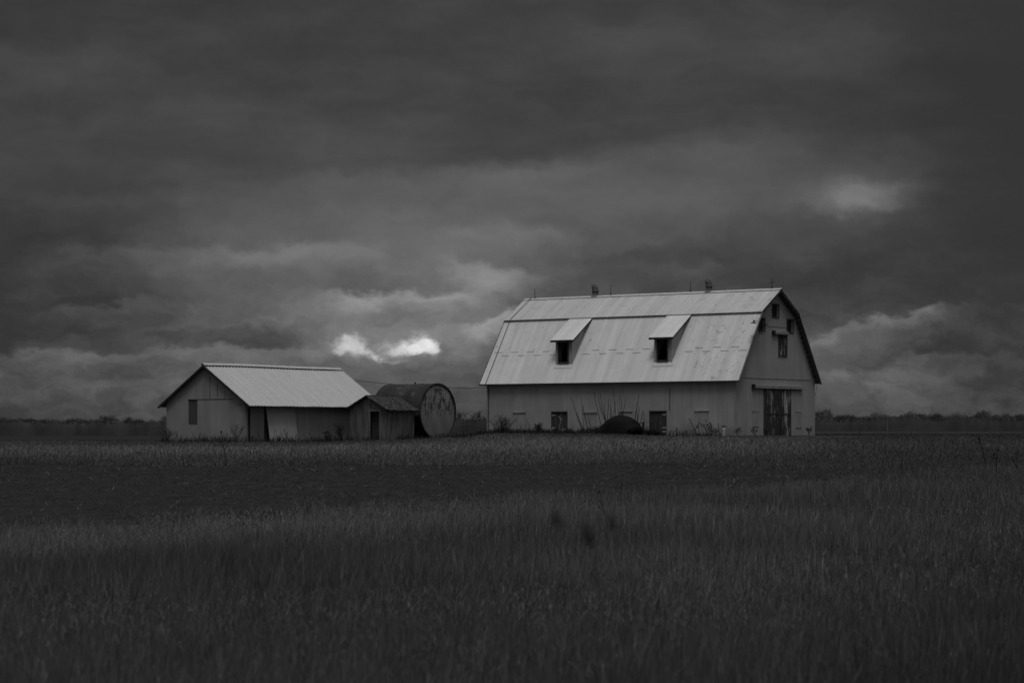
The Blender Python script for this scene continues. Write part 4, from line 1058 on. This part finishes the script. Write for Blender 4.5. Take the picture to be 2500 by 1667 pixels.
# broken stems and curled leaves caught in the top of the stand
n = 90000; X, Y = scatter(n, lambda k: 7. + 0 * k, lambda k: edge_y(k) - 1., .25, 0); T = tone(X, Y); zb_ = ground_z(X, Y) + RNG.uniform(.10, .42, n) * (.7 + .5 * T)
blades('broken_straw', X, Y, RNG.uniform(.015, .06, n), .0015 + Y * .00014, (.12 + .55 * RNG.random(n) ** 2.4) * (.5 + .6 * T), RNG.uniform(.4, 2.4, n), 3, 'short broken straws caught in the foreground grass', base=zb_)
# seed stalks along the far edge of the near meadow
n = 7000; k = RNG.uniform(-.25, .25, n); Y = edge_y(k) - RNG.exponential(3, n) - .3; Y = np.clip(Y, 8, None); X = k * Y
cl = lump(X, X * .2, .9) > -.3; X, Y = X[cl], Y[cl]; n = len(X)
blades('seed_stalk_grass', X, Y, RNG.uniform(.25, .62, n), Y * .00012, (.20 + .38 * RNG.random(n) ** 2) * (1 - .5 * sstep(.10, .2, X / Y)), RNG.uniform(.2, .9, n), 4, 'arching pale grass stalks along the field edge')
n = 3200; k = RNG.uniform(-.25, .2, n); Y = edge_y(k) + RNG.exponential(5, n); X = k * Y
cl = (lump(X * 1.3, X * .2 + Y, 1.6) + RNG.normal(0, .2, n) > .45) & (Y < far_y(k) - 2); X, Y = X[cl], Y[cl]; n = len(X)
blades('straggling_tufts', X, Y, RNG.uniform(.12, .40, n), Y * .00014, .12 + .30 * RNG.random(n) ** 2, RNG.uniform(.2, .9, n), 3, 'straggling dry tufts spilling onto the tilled strip')
# tilled strip: sparse stubble and blown straw
n = 120000; X, Y = scatter(n, lambda k: edge_y(k) - 3, lambda k: far_y(k) + 1.5, .25)
T = lump(X, Y, 4.)
blades('field_stubble', X, Y, RNG.uniform(.02, .09, n), Y * .00025, .03 + .06 * RNG.random(n) + .02 * T.clip(-1, 1), RNG.uniform(.5, 2.0, n), 2, 'short dark stubble over the tilled strip')
n = 9000; X, Y = scatter(n, lambda k: edge_y(k) - 2, lambda k: far_y(k) + 1, .25)
cl = lump(X, Y, 3.) + RNG.normal(0, .5, n) > .35; X, Y = X[cl], Y[cl]; n = len(X)
blades('straw_litter', X, Y, RNG.uniform(.03, .18, n), Y * .00020, .12 + .55 * RNG.random(n) ** 2, RNG.uniform(.8, 3.0, n), 3, 'scattered pale straw lying on the tilled strip')
# far meadow up to the buildings and past them
def inb(x, y, cx, cy, th, w0, w1, l0, l1):
    rx, ry = x - cx, y - cy; a = rx * math.sin(th) + ry * math.cos(th); bb = -rx * math.cos(th) + ry * math.sin(th)
    return (a > w0) & (a < w1) & (bb > l0) & (bb < l1)
n = 560000; X, Y = scatter(n, lambda k: 92 + 0 * k, lambda k: 205 + 0 * k, .25, 0)
far_lo = far_y(X / Y) + .6 * lump(X, X * .4, 2.) - 2.5 * RNG.exponential(1, n) * (X / Y > .1)
kp = (Y > far_lo) & ~inb(X, Y, 13.712, 148, TH, -.05, BW, -.05, BL) & ~inb(X, Y, -16.53, 150, THS, -.05, SL, -.35, SW) & ~inb(X, Y, -7.957, 154, THK, -.05, KL, -.05, KW)
X, Y = X[kp], Y[kp]; n = len(X); K = X / Y; T = tone(X, Y * .5)
band = np.exp(-((Y - 129) / 8.) ** 2)
Hh = .13 + .12 * band + .08 * T + RNG.normal(0, .04, n)
yard = sstep(137, 143, Y) * sstep(178, 170, Y) * sstep(-.12, -.1, K)
Hh *= 1 - .35 * yard * sstep(6, 11, X)
rightb = inb(X, Y, 13.712, 148, TH, -9, BW + 4, -9, 4.5); Hh = np.where(rightb, Hh * .45, Hh)
Hh = Hh.clip(.03, .6)
sh = .13 + .26 * T * RNG.random(n) + .50 * band * RNG.random(n) * (1 - .55 * sstep(.06, .16, K)) + (RNG.random(n) < .05) * RNG.uniform(.05, .5, n)
sh = np.where(RNG.random(n) < .12, .02, sh)
sh -= .035 * yard * (1 - band); sh *= 1 - .3 * sstep(.10, .2, K)  # rightward vignette falloff painted into this grass too
sh = np.where(Y > 172, sh * .6, sh)
blades('far_meadow_grass', X, Y, Hh, Y * .00017 * RNG.uniform(.7, 1.4, n), sh.clip(.03, 1), RNG.uniform(.1, .6, n), 2, 'pale dry grass in front of and around the buildings')
# rank weeds along the walls
def along(p, q, n, spread): 
    t = RNG.random(n); return p.x + (q.x - p.x) * t + RNG.normal(0, spread, n), p.y + (q.y - p.y) * t - np.abs(RNG.normal(0, spread, n))
segs_ = [(barn_w(-.5, 6.5, 0), barn_w(-.5, 18.9, 0), 4200, .42), (barn_w(-1.6, 7, 0), barn_w(-1.6, 13, 0), 900, .40), (shed_w(-.35, 0, 0), shed_w(-.35, 6.7, 0), 700, .40),
         (shed_w(.3, -.6, 0), shed_w(8.5, -.6, 0), 800, .40), (Vector((-10.5, 154.3, 0)), Vector((-3.2, 156.2, 0)), 700, .3), (Vector((-3.6, 157.2, 0)), Vector((-.8, 160, 0)), 700, .5), (barn_w(-.4, 1, 0), barn_w(-.4, 4.8, 0), 120, .2)]
XX, YY, HH = [], [], []
for p, q, n, s in segs_:
    x, y = along(p, q, n, s); XX.append(x); YY.append(y); HH.append(RNG.uniform(.12, .5, n) * (1 + .25 * lump(x * 2, y, 1.)))
X, Y, Hh = map(np.concatenate, (XX, YY, HH)); Hh = (Hh * 1.25).clip(.10, .85); n = len(X)
blades('wall_side_weeds', X, Y, Hh, RNG.uniform(.022, .045, n), .0 + .10 * RNG.random(n) ** 2, RNG.uniform(.1, .5, n), 3, 'rank dark weeds along the foot of the walls', 'weeds')
# bare stalks against the shed, each a plant
def stalk(label, p, h, lean, seed, name='dead_stalk', group=None, r=.013, forks=3):
    rr = random.Random(seed); g = gz(p[0], p[1]); b = MB(); tip = Vector((lean * h, rr.uniform(-.05, .05), h))
    pts = [Vector((0, 0, -.1)), tip * .35 + Vector((-.02 * h, 0, 0)), tip * .7, tip]
    b.tube(pts, [r, r * .9, r * .7, r * .4], 5)
    for i in range(forks):
        f = rr.uniform(.35, .85); e = tip * f; s = rr.choice((-1, 1)); d = Vector((s * rr.uniform(.1, .3), 0, rr.uniform(.1, .35))) * h * .7
        b.tube([e, e + d * .6, e + d], [r * .6, r * .45, r * .3], 4)
    o = b.build(name, 'twig'); o.location = (p[0], p[1], g)
    tag(o, label, 'weed', group); return o
rr = random.Random(77)
for i in range(16):
    bb = rr.uniform(.2, 6.2); q = shed_w(-.6 - rr.random() * .4, bb, 0)
    stalk('thin bare stalk in the row before the gable wall of the long shed', (q.x, q.y), rr.uniform(.45, .95), rr.uniform(-.5, .5), i, group='stalks before the shed gable')
for i in range(12):
    aa = rr.uniform(.5, 5.5); q = shed_w(aa, -.9 - rr.random() * .4, 0)
    stalk('thin bare stalk in the row before the pale door panel of the long shed', (q.x, q.y), rr.uniform(.5, 1.05), rr.uniform(-.5, .5), 40 + i, group='stalks before the shed door')
for i in range(9):
    q = barn_w(-.8, rr.uniform(14, 18.5), 0)
    stalk('thin bare stalk at the left half of the barn’s long wall', (q.x, q.y), rr.uniform(.5, 1.2), rr.uniform(-.3, .3), 60 + i, group='stalks at the barn wall')
# taller weeds out in the meadows
def weed_at(label, u0, v0, y, seed, lean=0., forks=4, r=.012, bud=True):
    q = px(u0, v0, y); g = gz(q.x, y); h = q.z - g; rr = random.Random(seed)
    root = empty('tall_weed', (q.x - lean * h, y, g)); tag(root, label, 'weed'); b = MB(); tip = Vector((lean * h, 0, h))
    b.tube([(0, 0, -.1), tip * .5 + Vector((-.02, 0, 0)), tip], [r, r * .8, r * .5], 5); hds = [(tip, r * 1.8, r * 3.2)]
    for i in range(forks):
        f = rr.uniform(.45, .85); s = rr.choice((-1, 1)); e = tip * f; d = Vector((s * rr.uniform(.06, .2), 0, rr.uniform(.1, .3))) * h
        b.tube([e, e + d * .5 + Vector((s * .03, 0, 0)), e + d], [r * .7, r * .5, r * .3], 4); hds.append((e + d, r * 1.3, r * 2))
    b.build('stem', 'twig', root)
    for c, a, h_ in hds:
        hd = MB(); hd.ball(c, a, a, h_, 6, 5); hd.build('seed_head', 'bud', root)
weed_at('tall dark branching weed before the gable of the long shed', 540, 1054, 108, 1, -.18, 3, .020)
weed_at('tall leaning weed stalk far right in the meadow', 2391, 1070, 88, 2, -.28, 1, .018)
weed_at('second dark weed stalk far right, right of the tallest', 2436, 1098, 80, 3, .05, 3, .016)
weed_at('short weed stalk at the right edge of the picture', 2484, 1105, 80, 4, .0, 3, .014)
weed_at('weed stalk in the meadow below the marker stake', 2203, 1102, 80, 5, .02, 2, .012)
weed_at('thin upright weed at the field edge right of centre', 1518, 1180, 42, 6, .02, 1, .006)
weed_at('thin dark weed bent across the field edge near centre', 1464, 1200, 38, 7, -.25, 2, .007)
# out-of-focus teasels close to the camera
for i, (lab, u, v, y, lean, hr, hl) in enumerate([('left of the three blurred dark teasel heads near the centre', 1363, 1262, 5.7, -.22, .009, .036), ('largest and lowest of the three blurred dark teasel heads near the centre', 1440, 1300, 5.0, -.16, .0115, .045),
        ('right of the three blurred dark teasel heads near the centre', 1496, 1274, 5.8, -.13, .008, .034), ('blurred dark teasel head in the lower left foreground', 632, 1420, 4.8, -.12, .007, .024), ('faint blurred teasel head beside the lower left one', 745, 1425, 3.9, .05, .007, .022)]):
    q = px(u, v, y); g = gz(q.x, y); h = q.z - g - hl * .5
    t_ = teasel((q.x - lean * h, y, g), h, lean * h, 0, 90 + i, hr, hl); tag(t_, lab, 'weed', 'blurred foreground teasels')

# ------------------------------------------------------------------ far woodland and single bare trees above it
DW = 1950.
def top_v(u):
    return np.interp(u, [-300, 0, 60, 130, 200, 300, 420, 600, 1050, 1110, 1190, 1400, 1800, 1990, 2040, 2100, 2150, 2230, 2330, 2420, 2500, 2800],
                    [1024, 1023, 1021, 1026, 1024, 1026, 1027, 1028, 1022, 1021, 1020, 1022, 1020, 1017, 1018, 1017, 1014, 1012, 1014, 1016, 1015, 1014]) + 1.5
def wood():
    nx = 900; k = np.linspace(-.29, .29, nx); co = []; 
    u = 1250 + 5903 * k
    for j, (dy, f) in enumerate(((0, -.15), (.2, .5), (.8, .86), (1.6, 1.0), (7, .55), (30, .1))):
        y = DW + dy + (8 * lump(k * 500, k * 0, 9.) if j < 5 else 0); x = k * DW
        h = EYE + (1059 - top_v(u)) * DW / 5903.; n_ = lump(k * 2200, k * 0 + j, 9.) * 1.6 + lump(k * 2200 + 40, k * 0 + j, 2.5) * 1.0 + lump(k * 2200 + 9, k * 0, 30.) * .8 + RNG.normal(0, .30, nx)
        z = np.where(f > 0, 0, 0) + f * h + (n_ if f > .4 else 0) * min(1, f + .2)
        co.append(np.stack([x, y + 0 * x, z], -1))
    A = np.stack(co, 0); return A[..., 0], A[..., 1], A[..., 2]
_w = wood(); wo = raw_grid('far_woodland', *_w, 'farwood'); tag(wo, 'long dark band of leafless woodland along the horizon', 'woodland', kind='stuff')
n = 26000; k = RNG.uniform(-.27, .27, n); u = 1250 + 5903 * k; h = EYE + (1059 - top_v(u)) * DW / 5903.
Yt = DW + 8 * lump(k * 500, k * 0, 9.) + RNG.uniform(.2, 5, n); Xt = k * Yt; zb_ = h * RNG.uniform(.78, .95, n)
tw = blades('woodland_twigs', Xt, Yt, (h + RNG.normal(.4, .9, n) + 1.5 * lump(Xt, Xt * 0, 6.) + 1.2 * lump(Xt + 70, Xt * 0, 26.) - zb_).clip(.5, 20), RNG.uniform(.2, .6, n), .10 + .08 * RNG.random(n), RNG.uniform(.0, .12, n), 1, 'fine bare twigs fringing the far woodland', 'woodland', base=zb_, wind=0.)
tw.data.materials.clear(); tw.data.materials.append(M['farwood'])
def bare_tree(u, vtop, wpx, seed, label, kind='fan', dist=1970.):
    rr = random.Random(seed); p = px(u, vtop, dist); H = p.z; Wm = wpx / 2 * dist / 5903.
    root = empty('bare_tree', (p.x, dist, 0)); tag(root, label, 'tree', 'bare trees above the far woodland')
    tr = MB(); tr.tube([(0, 0, -1), (rr.uniform(-.2, .2), 0, H * .30), (rr.uniform(-.4, .4), 0, H * .50)], [.55, .45, .32], 6); tr.build('trunk', 'fartree', root)
    cr = MB()
    def grow(a, d, L, r, lv):
        c = a + d * L; cr.tube([a, a.lerp(c, .5) + Vector((rr.uniform(-.08, .08), 0, rr.uniform(0, .08))) * L, c], [r, r * .85, r * .65], 4, False)
        if lv == 0: return
        for i in range(rr.choice((2, 3, 3))):
            e = Vector((d.x + rr.uniform(-.6, .6), d.y + rr.uniform(-.5, .5), d.z + rr.uniform(-.15, .3))).normalized(); grow(a.lerp(c, rr.uniform(.55, 1)), e, L * rr.uniform(.55, .8), max(r * .66, .035), lv - 1)
    base = H * .34; ch = H - base
    for i in range(9):
        s = (i / 8 * 2 - 1) * Wm / ch * 1.25 + rr.uniform(-.08, .08); L = ch * .42 * (1 - .10 * abs(s))
        grow(Vector((0, 0, base * rr.uniform(.85, 1.15))), Vector((s, rr.uniform(-.3, .3), 1.0)).normalized(), L, .13, 4)
    cr.build('crown', 'fartree', root)
TREES = [(2000, 999, 20, 'left of the fan-shaped bare pair right beside the barn'), (2024, 997, 24, 'right of the fan-shaped bare pair right beside the barn'), (2080, 1009, 18, 'low bare tree right of the fan-shaped pair'),
         (2135, 1005, 30, 'broad dense bare tree above the right woodland'), (2235, 1007, 26, 'rounded bare tree midway along the right woodland'), (2290, 1007, 22, 'slight bare tree left of the twin far right trees'),
         (2333, 1003, 18, 'peaked bare tree left of the twin far right trees'), (2386, 1000, 18, 'left of the twin bare trees far right'), (2405, 999, 26, 'right of the twin bare trees far right'), (2455, 1007, 18, 'faint bare tree near the right edge'),
         (253, 1011, 26, 'widest bare tree above the left woodland'), (276, 1012, 26, 'bare tree just right of the widest left one'), (316, 1016, 22, 'low bare tree nearest the long shed on the left'), (21, 1018, 12, 'small rounded tree near the left edge'),
         (55, 1019, 12, 'small round tree right of the left-edge one'), (403, 1014, 10, 'bare tree tip showing beside the shed’s left corner'),
         (1122, 1001, 30, 'bare tree immediately right of the round tank'), (1165, 1002, 30, 'bushy bare tree between tank and barn')]
for i, (u, v, w, l) in enumerate(TREES): bare_tree(u, v, w, 200 + i, l)
